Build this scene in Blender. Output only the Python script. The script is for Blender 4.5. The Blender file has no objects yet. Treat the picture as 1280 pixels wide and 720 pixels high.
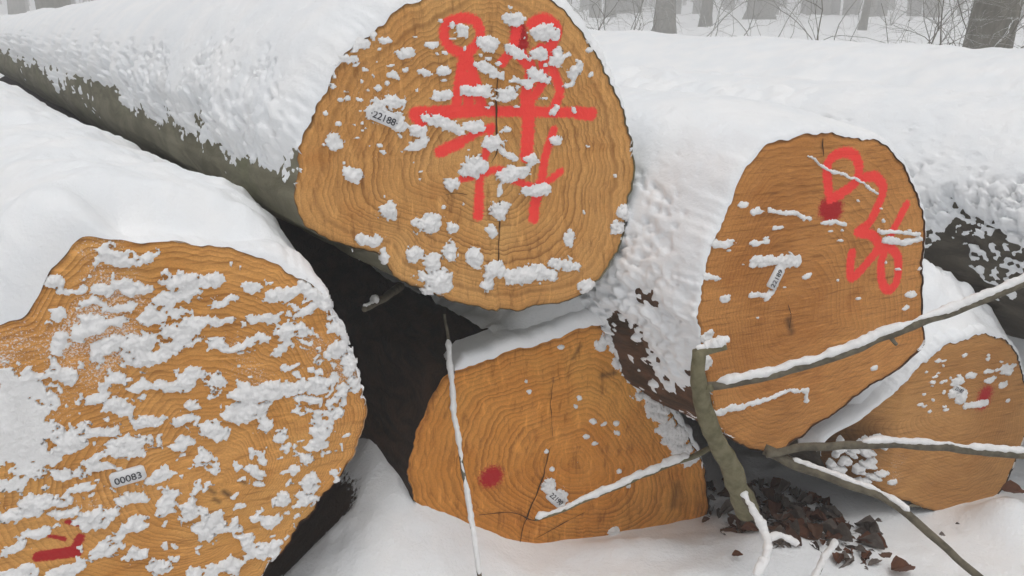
import bpy, math, random
import numpy as np
from mathutils import Matrix, Vector

# ------------------------------------------------------------------ camera, sky, sun, exposure
SC = bpy.context.scene
COL = SC.collection
F = 1065.0
TH = math.radians(19.2)
CAMZ = 1.2
cam = bpy.data.cameras.new('camera')
cam.lens = 36.0 * F / 1280.0
cam.sensor_width = 36.0
cam.clip_start = 0.05
cam.clip_end = 500
camo = bpy.data.objects.new('camera', cam)
COL.objects.link(camo)
camo.location = (0, 0, CAMZ)
camo.rotation_euler = (math.pi / 2 - TH, 0, 0)
SC.camera = camo

SUN_EL, SUN_AZ = 74.0, 165.0
w = bpy.data.worlds.new('World')
SC.world = w
w.use_nodes = True
nt = w.node_tree
nt.nodes.clear()
sky = nt.nodes.new('ShaderNodeTexSky')
sky.sky_type = 'NISHITA'
sky.sun_disc = False
sky.sun_elevation = math.radians(SUN_EL)
sky.sun_rotation = math.radians(SUN_AZ)
sky.air_density = 1.0
sky.dust_density = 6.0
hs = nt.nodes.new('ShaderNodeHueSaturation')
hs.inputs['Saturation'].default_value = 0.12      # overcast: a grey sky
bg = nt.nodes.new('ShaderNodeBackground')
bg.inputs['Strength'].default_value = 0.13
wo = nt.nodes.new('ShaderNodeOutputWorld')
nt.links.new(sky.outputs[0], hs.inputs['Color'])
nt.links.new(hs.outputs[0], bg.inputs['Color'])
nt.links.new(bg.outputs[0], wo.inputs['Surface'])

sl = bpy.data.lights.new('sun', 'SUN')
sl.energy = 0.7
sl.angle = math.radians(50)
sl.color = (1.0, 0.98, 0.95)
so = bpy.data.objects.new('sun', sl)
COL.objects.link(so)
so.rotation_euler = (math.radians(90 - SUN_EL), 0, math.radians(180 - SUN_AZ))

SC.view_settings.view_transform = 'Standard'
SC.view_settings.look = 'None'
SC.view_settings.gamma = 1.0
SC.view_settings.exposure = -0.27
SC.cycles.volume_bounces = 1
SC.cycles.max_bounces = 6
SC.cycles.diffuse_bounces = 4

rng = np.random.default_rng(7)
random.seed(7)

# ------------------------------------------------------------------ helpers: picture rays, noise, meshes
def ray(px, py):
    r, u = px - 640.0, 360.0 - py
    return np.array([r, F * math.cos(TH) + u * math.sin(TH), u * math.cos(TH) - F * math.sin(TH)])

def at(px, py, Y):
    v = ray(px, py)
    return np.array([0, 0, CAMZ]) + v * (Y / v[1])

def at_z(px, py, z):
    v = ray(px, py)
    return np.array([0, 0, CAMZ]) + v * ((z - CAMZ) / v[2])

def _hash(ix, iy, iz, seed):
    h = (ix.astype(np.int64) * 374761393 + iy.astype(np.int64) * 668265263
         + iz.astype(np.int64) * 2147483647 + seed * 974634777) & 0xFFFFFFFF
    h = ((h ^ (h >> 13)) * 1274126177) & 0xFFFFFFFF
    h = ((h ^ (h >> 16)) * 2246822519) & 0xFFFFFFFF
    return ((h ^ (h >> 15)) & 0xFFFFFF) / float(0xFFFFFF)

def _rot(seed):
    q = np.random.default_rng(seed * 31 + 5).normal(size=(3, 3))
    return np.linalg.qr(q)[0]

def vnoise(P, scale=1.0, seed=0):
    """smooth value noise in about -1..1"""
    Q = (np.asarray(P, float) @ _rot(seed)) * scale
    I = np.floor(Q)
    f = Q - I
    f = f * f * f * (f * (f * 6 - 15) + 10)
    ix, iy, iz = I[..., 0], I[..., 1], I[..., 2]
    out = 0
    for dx in (0, 1):
        wx = f[..., 0] if dx else 1 - f[..., 0]
        for dy in (0, 1):
            wy = f[..., 1] if dy else 1 - f[..., 1]
            for dz in (0, 1):
                wz = f[..., 2] if dz else 1 - f[..., 2]
                out = out + wx * wy * wz * _hash(ix + dx, iy + dy, iz + dz, seed)
    return out * 2 - 1

def fbm(P, scale, octs=4, seed=0, gain=0.5):
    s, a, tot = 0, 1.0, 0
    for o in range(octs):
        s = s + a * vnoise(P, scale * 2 ** o, seed + o * 17)
        tot += a
        a *= gain
    return s / tot

def worley(P, scale, seed=0):
    """distance to nearest cell point, about 0..1"""
    Q = (np.asarray(P, float) @ _rot(seed)) * scale
    I = np.floor(Q)
    best = np.full(Q.shape[:-1], 9.0)
    for dx in (-1, 0, 1):
        for dy in (-1, 0, 1):
            for dz in (-1, 0, 1):
                c = I + np.array([dx, dy, dz])
                jx = _hash(c[..., 0], c[..., 1], c[..., 2], seed)
                jy = _hash(c[..., 0], c[..., 1], c[..., 2], seed + 1)
                jz = _hash(c[..., 0], c[..., 1], c[..., 2], seed + 2)
                d = (c[..., 0] + jx - Q[..., 0]) ** 2 + (c[..., 1] + jy - Q[..., 1]) ** 2 + (c[..., 2] + jz - Q[..., 2]) ** 2
                best = np.minimum(best, d)
    return np.sqrt(best)

def sstep(a, b, x):
    t = np.clip((x - a) / (b - a), 0, 1)
    return t * t * (3 - 2 * t)

def mesh_obj(name, V, Fc, mat, parent=None, attrs=None, smooth=True, kind=None):
    V = np.asarray(V, np.float32).reshape(-1, 3)
    Fc = np.asarray(Fc, np.int32)
    me = bpy.data.meshes.new(name)
    n, k = Fc.shape
    me.vertices.add(len(V))
    me.vertices.foreach_set('co', V.ravel())
    me.loops.add(n * k)
    me.loops.foreach_set('vertex_index', Fc.ravel())
    me.polygons.add(n)
    me.polygons.foreach_set('loop_start', np.arange(0, n * k, k, dtype=np.int32))
    me.polygons.foreach_set('loop_total', np.full(n, k, np.int32))
    if smooth:
        me.polygons.foreach_set('use_smooth', np.ones(n, bool))
    me.update(calc_edges=True)
    for an, data in (attrs or {}).items():
        data = np.asarray(data, np.float32)
        if data.ndim == 1:
            a = me.attributes.new(an, 'FLOAT', 'POINT')
            a.data.foreach_set('value', data)
        else:
            a = me.attributes.new(an, 'FLOAT_COLOR', 'POINT')
            a.data.foreach_set('color', data.ravel())
    me.validate()
    me.materials.append(mat)
    o = bpy.data.objects.new(name, me)
    COL.objects.link(o)
    o.parent = parent
    if kind:
        o['kind'] = kind
    return o

def grid_faces(nr, nc, wrap=False):
    i = np.arange(nr - 1)[:, None]
    j = np.arange(nc if wrap else nc - 1)[None, :]
    j2 = (j + 1) % nc
    return np.stack([i * nc + j, i * nc + j2, (i + 1) * nc + j2, (i + 1) * nc + j], -1).reshape(-1, 4)

def compact(V, Fc, keep, attrs=None):
    """keep faces, drop unused vertices"""
    Fc = Fc[keep]
    used = np.unique(Fc)
    m = np.full(len(V), -1, np.int64)
    m[used] = np.arange(len(used))
    return V[used], m[Fc], {k: v[used] for k, v in (attrs or {}).items()}

def catmull(P, n, closed=False):
    P = np.asarray(P, float)
    m = len(P)
    if closed:
        Q = np.vstack([P[-1:], P, P[:2]])
        segs = m
    else:
        Q = np.vstack([2 * P[0] - P[1], P, 2 * P[-1] - P[-2]])
        segs = m - 1
    out = []
    k = 16
    for s in range(segs):
        p0, p1, p2, p3 = Q[s], Q[s + 1], Q[s + 2], Q[s + 3]
        t = np.linspace(0, 1, k, endpoint=False)[:, None]
        out.append(0.5 * ((2 * p1) + (-p0 + p2) * t + (2 * p0 - 5 * p1 + 4 * p2 - p3) * t ** 2 + (-p0 + 3 * p1 - 3 * p2 + p3) * t ** 3))
    D = np.vstack(out)
    D = np.vstack([D, D[:1]]) if closed else np.vstack([D, P[-1:]])
    L = np.concatenate([[0], np.cumsum(np.linalg.norm(np.diff(D, axis=0), axis=1))])
    u = np.linspace(0, L[-1], n, endpoint=not closed)
    return np.stack([np.interp(u, L, D[:, i]) for i in range(D.shape[1])], -1)

def tube(P, R, sides=8, cap=True):
    """verts and quads of a tube along P with radii R"""
    P = np.asarray(P, float)
    R = np.broadcast_to(np.asarray(R, float), (len(P),))
    T = np.gradient(P, axis=0)
    T /= np.linalg.norm(T, axis=1)[:, None] + 1e-9
    ref = np.array([0, 0, 1.0]) if abs(T[:, 2]).mean() < 0.8 else np.array([0, 1.0, 0])
    A = np.cross(T, ref)
    A /= np.linalg.norm(A, axis=1)[:, None] + 1e-9
    B = np.cross(A, T)
    th = np.arange(sides) / sides * 2 * math.pi
    V = P[:, None] + R[:, None, None] * (np.cos(th)[None, :, None] * A[:, None] + np.sin(th)[None, :, None] * B[:, None])
    V = V.reshape(-1, 3)
    Fc = grid_faces(len(P), sides, True)
    if cap:
        V = np.vstack([V, P[:1], P[-1:]])
        a, b = len(V) - 2, len(V) - 1
        e = (len(P) - 1) * sides
        j = np.arange(sides)
        j2 = (j + 1) % sides
        c1 = np.stack([np.full(sides, a), j2, j, j], -1)
        c2 = np.stack([np.full(sides, b), e + j, e + j2, e + j2], -1)
        # degenerate quads are avoided: caps are made of quads over pairs of sides
        c1 = np.array([[a, (q + 2) % sides, q + 1, q] for q in range(0, sides, 2)])
        c2 = np.array([[b, e + q, e + q + 1, e + (q + 2) % sides] for q in range(0, sides, 2)])
        Fc = np.vstack([Fc, c1, c2])
    return V, Fc

class MB:
    def __init__(self):
        self.V, self.Fc, self.n = [], [], 0
    def add(self, V, Fc):
        self.V.append(np.asarray(V, float))
        self.Fc.append(np.asarray(Fc) + self.n)
        self.n += len(V)
    def build(self, name, mat, parent=None, **k):
        return mesh_obj(name, np.vstack(self.V), np.vstack(self.Fc), mat, parent, **k)

def tag(o, label=None, cat=None, group=None, kind=None):
    for k, v in (('label', label), ('category', cat), ('group', group), ('kind', kind)):
        if v:
            o[k] = v
    return o

def empty(name, M):
    o = bpy.data.objects.new(name, None)
    o.empty_display_size = 0.1
    COL.objects.link(o)
    o.matrix_world = M
    return o

# ------------------------------------------------------------------ materials
class NT:
    def __init__(self, name):
        self.m = bpy.data.materials.new(name)
        self.m.use_nodes = True
        self.t = self.m.node_tree
        self.t.nodes.clear()
        self.out = self.t.nodes.new('ShaderNodeOutputMaterial')
        self.b = self.t.nodes.new('ShaderNodeBsdfPrincipled')
        self.t.links.new(self.b.outputs[0], self.out.inputs['Surface'])
    def n(self, typ, **inp):
        nd = self.t.nodes.new('ShaderNode' + typ)
        for k, v in inp.items():
            k2 = k.replace('_', ' ')
            if k2 in nd.inputs:
                self.set(nd.inputs[k2], v)
            else:
                setattr(nd, k, v)
        return nd
    def set(self, sock, v):
        if hasattr(v, 'is_linked') or isinstance(v, bpy.types.NodeSocket):
            self.t.links.new(v, sock)
        else:
            sock.default_value = v
    def math(self, op, a, b=0.0, c=0.0):
        nd = self.t.nodes.new('ShaderNodeMath')
        nd.operation = op
        for i, v in enumerate((a, b, c)):
            self.set(nd.inputs[i], v)
        return nd.outputs[0]
    def mix(self, fac, a, b, blend='MIX'):
        nd = self.t.nodes.new('ShaderNodeMix')
        nd.data_type = 'RGBA'
        nd.blend_type = blend
        self.set(nd.inputs[0], fac)
        self.set(nd.inputs[6], a if not isinstance(a, tuple) else (*a, 1))
        self.set(nd.inputs[7], b if not isinstance(b, tuple) else (*b, 1))
        return nd.outputs[2]
    def noise(self, vec, scale, detail=4, rough=0.5, dist=0.0):
        nd = self.t.nodes.new('ShaderNodeTexNoise')
        if vec is not None:
            self.t.links.new(vec, nd.inputs['Vector'])
        nd.inputs['Scale'].default_value = scale
        nd.inputs['Detail'].default_value = detail
        nd.inputs['Roughness'].default_value = rough
        nd.inputs['Distortion'].default_value = dist
        return nd.outputs[0]
    def ramp(self, fac, stops):
        nd = self.t.nodes.new('ShaderNodeValToRGB')
        e = nd.color_ramp.elements
        while len(e) < len(stops):
            e.new(0.5)
        for el, (p, c) in zip(e, stops):
            el.position = p
            el.color = (*c, 1) if isinstance(c, tuple) else (c, c, c, 1)
        self.set(nd.inputs[0], fac)
        return nd.outputs[0]
    def rng(self, v, a, b, c=0.0, d=1.0, smooth=True):
        nd = self.t.nodes.new('ShaderNodeMapRange')
        nd.interpolation_type = 'SMOOTHSTEP' if smooth else 'LINEAR'
        self.set(nd.inputs[0], v)
        for i, x in enumerate((a, b, c, d)):
            nd.inputs[i + 1].default_value = x
        return nd.outputs[0]
    def scaled(self, vec, s):
        nd = self.t.nodes.new('ShaderNodeMapping')
        nd.inputs['Scale'].default_value = s
        self.t.links.new(vec, nd.inputs['Vector'])
        return nd.outputs[0]
    def coord(self, which='Object'):
        return self.t.nodes.new('ShaderNodeTexCoord').outputs[which]
    def attr(self, name, out='Fac'):
        nd = self.t.nodes.new('ShaderNodeAttribute')
        nd.attribute_name = name
        return nd.outputs[out]
    def bump(self, h, strength=0.5, dist=0.005):
        nd = self.t.nodes.new('ShaderNodeBump')
        nd.inputs['Strength'].default_value = strength
        nd.inputs['Distance'].default_value = dist
        self.t.links.new(h, nd.inputs['Height'])
        return nd.outputs[0]
    def done(self, color=None, rough=0.8, normal=None, spec=0.3):
        if color is not None:
            self.set(self.b.inputs['Base Color'], color if not isinstance(color, tuple) else (*color, 1))
        self.set(self.b.inputs['Roughness'], rough)
        self.b.inputs['Specular IOR Level'].default_value = spec
        if normal is not None:
            self.t.links.new(normal, self.b.inputs['Normal'])
        return self.m

def mat_snow(name='snow', fine=1.0, sss=0.25, ca=(0.84, 0.86, 0.88), cb=(0.89, 0.895, 0.90)):
    m = NT(name)
    c = m.coord('Object')
    n1 = m.noise(c, 160 * fine, 4, 0.65)
    n2 = m.noise(c, 40 * fine, 4, 0.6)
    n3 = m.noise(c, 9, 3)
    h = m.math('ADD', m.math('MULTIPLY', n1, 0.5), n2)
    col = m.mix(m.rng(m.noise(c, 40, 3) if fine > 1 else n3, 0.35, 0.7), ca, cb)
    if sss:
        m.b.inputs['Subsurface Weight'].default_value = sss
        m.b.inputs['Subsurface Radius'].default_value = (1.0, 0.9, 0.8)
        m.b.inputs['Subsurface Scale'].default_value = 0.006
    return m.done(col, 0.6, m.bump(h, 0.4, 0.005), 0.2)

def mat_wood(name, late, early, heart, ring_mm, seed, bark=(0.12, 0.07, 0.04), saw=(60, 6), saw_rot=0.2, ring_amt=0.6):
    """a sawn log end: rings follow the 'ring' attribute (metres from the pith)"""
    m = NT(name)
    c = m.coord('Object')
    d0 = m.attr('ring')
    rho = m.attr('rho')
    off = m.t.nodes.new('ShaderNodeMapping')
    off.inputs['Location'].default_value = (seed * 3.1, seed * 1.7, seed)
    m.t.links.new(c, off.inputs['Vector'])
    cc = off.outputs[0]
    wob = m.math('MULTIPLY', m.math('SUBTRACT', m.noise(cc, 5, 3), 0.5), 0.030)
    wob2 = m.math('MULTIPLY', m.math('SUBTRACT', m.noise(cc, 10, 2), 0.5), 0.007)
    d = m.math('ADD', m.math('ADD', d0, wob), wob2)
    # uneven ring widths: a second slow phase
    ph = m.math('MULTIPLY', d, 1000.0 / ring_mm)
    comb = m.t.nodes.new('ShaderNodeCombineXYZ')
    m.set(comb.inputs[0], m.math('MULTIPLY', d, 1.0))
    comb.inputs[1].default_value = seed * 5.3
    var = m.noise(comb.outputs[0], 45, 2)
    ph = m.math('ADD', ph, m.math('MULTIPLY', var, 2.6))
    fr = m.math('FRACT', ph)
    ring = m.math('POWER', fr, 2.3)                       # slow rise to latewood then a sharp edge
    ring = m.math('MULTIPLY', ring, m.rng(fr, 0.88, 1.0, 1.0, 0.0))
    amp = m.rng(m.noise(comb.outputs[0], 22, 2), 0.3, 0.7, 0.35, 1.0)
    patch = m.rng(m.noise(cc, 7, 3), 0.3, 0.65, 0.55, 1.0)
    ring = m.math('MULTIPLY', m.math('MULTIPLY', ring, amp), patch)
    ring = m.math('MULTIPLY', ring, m.rng(rho, 0.05, 0.35, 0.35, 1.0))
    big = m.noise(cc, 4.5, 4, 0.6)
    base = m.mix(m.rng(big, 0.3, 0.7), early, heart)
    base = m.mix(m.rng(rho, 0.55, 0.95, 0.0, 0.35), base, early)
    base = m.mix(m.rng(m.noise(cc, 13, 5, 0.7), 0.5, 0.78, 0.0, 0.55), base, tuple(x * y for x, y in zip(heart, (0.82, 0.66, 0.5))))
    base = m.mix(m.rng(m.noise(cc, 3.1, 3, 0.6), 0.5, 0.72, 0.0, 0.5), base, tuple(min(0.8, x * y) for x, y in zip(early, (1.18, 1.22, 1.3))))
    fib = m.noise(m.scaled(cc, (30, 30, 30)), 12, 3, 0.7)
    base = m.mix(m.rng(fib, 0.3, 0.75, 0.0, 0.28), base, late)
    col = m.mix(m.math('MULTIPLY', ring, ring_amt), base, late)
    # chain saw marks
    mp = m.t.nodes.new('ShaderNodeMapping')
    mp.inputs['Rotation'].default_value = (0, 0, saw_rot)
    mp.inputs['Scale'].default_value = (saw[1], saw[0], 1)
    m.t.links.new(cc, mp.inputs['Vector'])
    sawn = m.noise(mp.outputs[0], 2.2, 5, 0.65, 0.4)
    col = m.mix(m.rng(sawn, 0.52, 0.72, 0.0, 0.55), col, late)
    col = m.mix(m.rng(sawn, 0.46, 0.28, 0.0, 0.5), col, tuple(min(1, x * 1.25) for x in early))
    # radial checks
    # paint / dirt attribute: r bright spray, g dark crayon spray, b dirt or crack
    pa = m.t.nodes.new('ShaderNodeAttribute')
    pa.attribute_name = 'paint'
    sep = m.t.nodes.new('ShaderNodeSeparateColor')
    m.t.links.new(pa.outputs['Color'], sep.inputs[0])
    pn = m.rng(m.noise(cc, 190, 4, 0.75), 0.28, 0.72, 0.0, 1.0)
    def soft(s):
        return m.rng(m.math('ADD', s, m.math('MULTIPLY', m.math('SUBTRACT', pn, 0.5), 0.55)), 0.2, 0.8, 0.0, 0.96)
    col = m.mix(m.math('MULTIPLY', sep.outputs[2], 0.9), col, (0.05, 0.025, 0.012))
    col = m.mix(soft(sep.outputs[1]), col, (0.42, 0.006, 0.016))
    col = m.mix(soft(sep.outputs[0]), col, (0.98, 0.062, 0.055))
    edge = m.rng(m.math('ADD', rho, m.math('MULTIPLY', m.math('SUBTRACT', m.noise(cc, 40, 3), 0.5), 0.02)), 0.992, 1.001)
    col = m.mix(edge, col, bark)
    frs = m.rng(m.math('ADD', m.attr('frost'), m.math('MULTIPLY', m.math('SUBTRACT', m.noise(cc, 330, 4, 0.75), 0.5), 1.5)), 0.62, 0.80, 0.0, 0.85)
    col = m.mix(frs, col, (0.80, 0.80, 0.81))
    h = m.math('ADD', m.math('MULTIPLY', sawn, 0.8), m.math('ADD', m.math('MULTIPLY', ring, -0.25), m.math('MULTIPLY', fib, 0.35)))
    return m.done(col, 0.72, m.bump(h, 0.55, 0.004), 0.25)

def mat_bark(name, c1, c2, c3, scale=18, strength=0.7):
    m = NT(name)
    c = m.coord('Object')
    st = m.scaled(c, (1, 1, 0.35))
    n1 = m.noise(st, scale, 6, 0.65, 0.6)
    n2 = m.noise(c, 5, 4, 0.6)
    n3 = m.noise(c, 130, 3, 0.6)
    col = m.mix(m.rng(n1, 0.35, 0.68), c1, c2)
    col = m.mix(m.rng(n2, 0.5, 0.72, 0, 0.75), col, c3)
    col = m.mix(m.math('MULTIPLY', m.attr('wood'), 1.0), col, m.mix(n3, (0.52, 0.33, 0.17), (0.62, 0.45, 0.28)))
    h = m.math('ADD', n1, m.math('MULTIPLY', n3, 0.25))
    return m.done(col, 0.85, m.bump(h, strength, 0.012), 0.25)

def mat_plain(name, c1, c2, scale=30, rough=0.8, bump=0.3):
    m = NT(name)
    c = m.coord('Object')
    n1 = m.noise(c, scale, 4, 0.6)
    col = m.mix(m.rng(n1, 0.3, 0.7), c1, c2)
    return m.done(col, rough, m.bump(n1, bump, 0.004), 0.25)

M_SNOW = mat_snow('snow', 1.0, 0.0)
M_CLUMP = mat_snow('clump_snow', 2.0, 0.0, (0.78, 0.778, 0.775), (0.86, 0.86, 0.86))
M_BARK_GREY = mat_bark('bark_olive', (0.125, 0.115, 0.075), (0.22, 0.205, 0.145), (0.165, 0.17, 0.095), 14, 0.4)
M_BARK_BROWN = mat_bark('bark_brown', (0.055, 0.035, 0.022), (0.15, 0.075, 0.042), (0.10, 0.06, 0.04), 26, 0.9)
M_BARK_DARK = mat_bark('bark_dark', (0.045, 0.038, 0.030), (0.105, 0.092, 0.070), (0.06, 0.055, 0.04), 22, 0.9)
M_TWIG = mat_plain('twig_bark', (0.085, 0.075, 0.055), (0.16, 0.14, 0.10), 60, 0.85, 0.5)
M_TWIG_OLIVE = mat_plain('twig_olive', (0.12, 0.11, 0.06), (0.20, 0.18, 0.11), 50, 0.85, 0.5)
M_TAG = mat_plain('tag_plastic', (0.72, 0.72, 0.73), (0.80, 0.80, 0.80), 40, 0.45, 0.1)
M_INK = mat_plain('tag_ink', (0.03, 0.03, 0.036), (0.09, 0.09, 0.10), 40, 0.5, 0.1)
M_CRACK = mat_plain('crack_dark', (0.05, 0.025, 0.012), (0.10, 0.05, 0.02), 40, 0.9, 0.1)
M_LEAF = [mat_plain('leaf_brown', (0.070, 0.033, 0.020), (0.13, 0.066, 0.038), 60, 0.7, 0.3),
          mat_plain('leaf_dark', (0.030, 0.019, 0.014), (0.065, 0.040, 0.028), 60, 0.7, 0.3),
          mat_plain('leaf_rust', (0.10, 0.037, 0.019), (0.15, 0.062, 0.030), 60, 0.7, 0.3),
          mat_plain('leaf_grey', (0.13, 0.105, 0.09), (0.21, 0.18, 0.155), 60, 0.7, 0.3)]

def mat_ground():
    m = NT('snow_ground')
    c = m.coord('Object')
    n1 = m.noise(c, 120, 4, 0.65)
    n2 = m.noise(c, 30, 4, 0.6)
    h = m.math('ADD', m.math('MULTIPLY', n1, 0.5), n2)
    snow = m.mix(m.rng(m.noise(c, 6, 3), 0.35, 0.7), (0.84, 0.86, 0.88), (0.89, 0.895, 0.90))
    soil_shade = m.mix(m.noise(c, 45, 5, 0.7), (0.018, 0.012, 0.008), (0.075, 0.045, 0.028))  # dark earth colour, also used for painted shade below the logs
    f = m.rng(m.math('ADD', m.attr('soil_shade'), m.math('MULTIPLY', m.math('SUBTRACT', m.noise(c, 70, 5, 0.7), 0.5), 0.9)), 0.42, 0.58)
    col = m.mix(f, snow, soil_shade)
    return m.done(col, 0.7, m.bump(h, 0.6, 0.006), 0.2)
M_GROUND = mat_ground()

def mat_tree():
    """far bark with wind-blown snow caught on what faces up"""
    m = NT('tree_bark')
    c = m.coord('Object')
    n1 = m.noise(m.scaled(c, (1, 1, 0.3)), 14, 5, 0.6)
    n2 = m.noise(c, 30, 3, 0.6)
    col = m.mix(m.rng(n1, 0.3, 0.7), (0.085, 0.078, 0.055), (0.165, 0.15, 0.115))
    up = m.t.nodes.new('ShaderNodeSeparateXYZ')
    m.t.links.new(m.t.nodes.new('ShaderNodeNewGeometry').outputs['Normal'], up.inputs[0])
    f = m.rng(m.math('ADD', up.outputs[2], m.math('MULTIPLY', m.math('SUBTRACT', n2, 0.5), 1.6)), 0.62, 0.78)
    col = m.mix(f, col, (0.82, 0.84, 0.86))
    return m.done(col, 0.85, m.bump(n1, 0.5, 0.03), 0.2)
M_TREE = mat_tree()

# ------------------------------------------------------------------ the lie of the pile
BETA = math.radians(35.7)                     # the logs run back to the left
AX = np.array([-math.sin(BETA), math.cos(BETA), 0.0])
NX = np.array([math.cos(BETA), math.sin(BETA), 0.0])

def sw(p):
    return p[..., 0] * AX[0] + p[..., 1] * AX[1], p[..., 0] * NX[0] + p[..., 1] * NX[1]

def nonuniform(a, b, lo, hi, step, grow=1.12):
    mid = list(np.arange(a, b, step))
    x, d = mid[-1], step
    right = []
    while x < hi:
        d *= grow
        x += d
        right.append(x)
    x, d = mid[0], step
    left = []
    while x > lo:
        d *= grow
        x -= d
        left.append(x)
    return np.array(left[::-1] + mid + right)

MOUNDS = []          # (x, y, radius x, radius y, height) filled from picture points
def mound(px, py, Y, rx, ry, h):
    p = at(px, py, Y)
    MOUNDS.append((p[0], p[1], rx, ry, h))
mound(505, 540, 1.78, 0.20, 0.34, 0.30)
mound(400, 700, 1.45, 0.16, 0.12, 0.05)
mound(850, 700, 1.46, 0.20, 0.12, 0.05)
mound(1200, 640, 1.85, 0.35, 0.16, -0.03)
mound(1265, 615, 1.75, 0.07, 0.07, 0.09)
mound(990, 640, 1.60, 0.16, 0.13, 0.06)
mound(800, 670, 1.60, 0.14, 0.05, 0.03)

def ground_z(x, y):
    P = np.stack([x, y, np.zeros_like(x)], -1)
    z = 0.015 * fbm(P, 2.2, 3, 3) + 0.006 * fbm(P, 14, 3, 4)
    for (mx, my, rx, ry, h) in MOUNDS:
        z = z + h * np.exp(-(((x - mx) / rx) ** 2 + ((y - my) / ry) ** 2))
    nearm = np.clip(z / 0.15, 0, 1) * (y < 3)
    z = z + nearm * (0.022 * fbm(P, 9, 4, 12, 0.6))
    far = sstep(5, 14, y)
    z = z + far * 0.20 * fbm(P, 0.35, 3, 9) + far * 0.05 * fbm(P, 1.7, 3, 10)
    return z

def build_ground():
    xs = nonuniform(-1.3, 2.0, -160, 160, 0.011)
    ys = nonuniform(0.9, 2.4, -60, 260, 0.011)
    X, Y = np.meshgrid(xs, ys)
    P = np.stack([X, Y, 0 * X], -1)
    Z = ground_z(X, Y)
    s, ww = sw(P)
    soil_shade = sstep(1.62, 1.85, s) * sstep(-1.5, -1.2, ww) * sstep(4.3, 3.9, ww) * sstep(14, 12, s)  # bare earth under the pile, its dark colour also standing in for deep shade
    soil_shade = np.maximum(soil_shade, sstep(0.72, 0.60, ww) * sstep(1.38, 1.52, s) * sstep(-1.5, -1.2, ww) * sstep(4, 3, s))  # dark strip painted on the ground as the left log's shadow
    # leaf litter bared between the middle and the right log
    lp = at_z(990, 640, 0.04)
    d = np.sqrt(((X - lp[0]) / 0.21) ** 2 + ((Y - lp[1]) / 0.19) ** 2) + 0.25 * fbm(P, 16, 3, 21)
    soil_shade = np.maximum(soil_shade, 0.50 * sstep(1.1, 0.5, d))
    soil_shade = np.where(Y > 5, soil_shade * (ww < 4), soil_shade)
    near = (X > -1.5) & (X < 2.2) & (Y < 2.6)
    lum = np.where(near, 0.010 * (0.6 - worley(P + 0.02 * fbm(P, 20, 2, 5)[..., None], 22, 6)) * sstep(-0.2, 0.5, fbm(P, 5, 2, 8)), 0)
    Z = Z + lum - 0.012 * sstep(0.3, 0.6, soil_shade)
    V = np.stack([X, Y, Z], -1).reshape(-1, 3)
    g = mesh_obj('ground', V, grid_faces(len(ys), len(xs)), M_GROUND, attrs={'soil_shade': soil_shade.ravel()})
    g['kind'] = 'structure'
    g['label'] = 'snow covered forest ground in front of and behind the log pile'
    return g
GROUND = build_ground()

# ------------------------------------------------------------------ logs
def seg_dist(P, a, b):
    a, b = np.asarray(a, float), np.asarray(b, float)
    ab = b - a
    t = np.clip(((P - a) @ ab) / (ab @ ab + 1e-12), 0, 1)
    return np.linalg.norm(P - (a + t[..., None] * ab), axis=-1)

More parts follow.
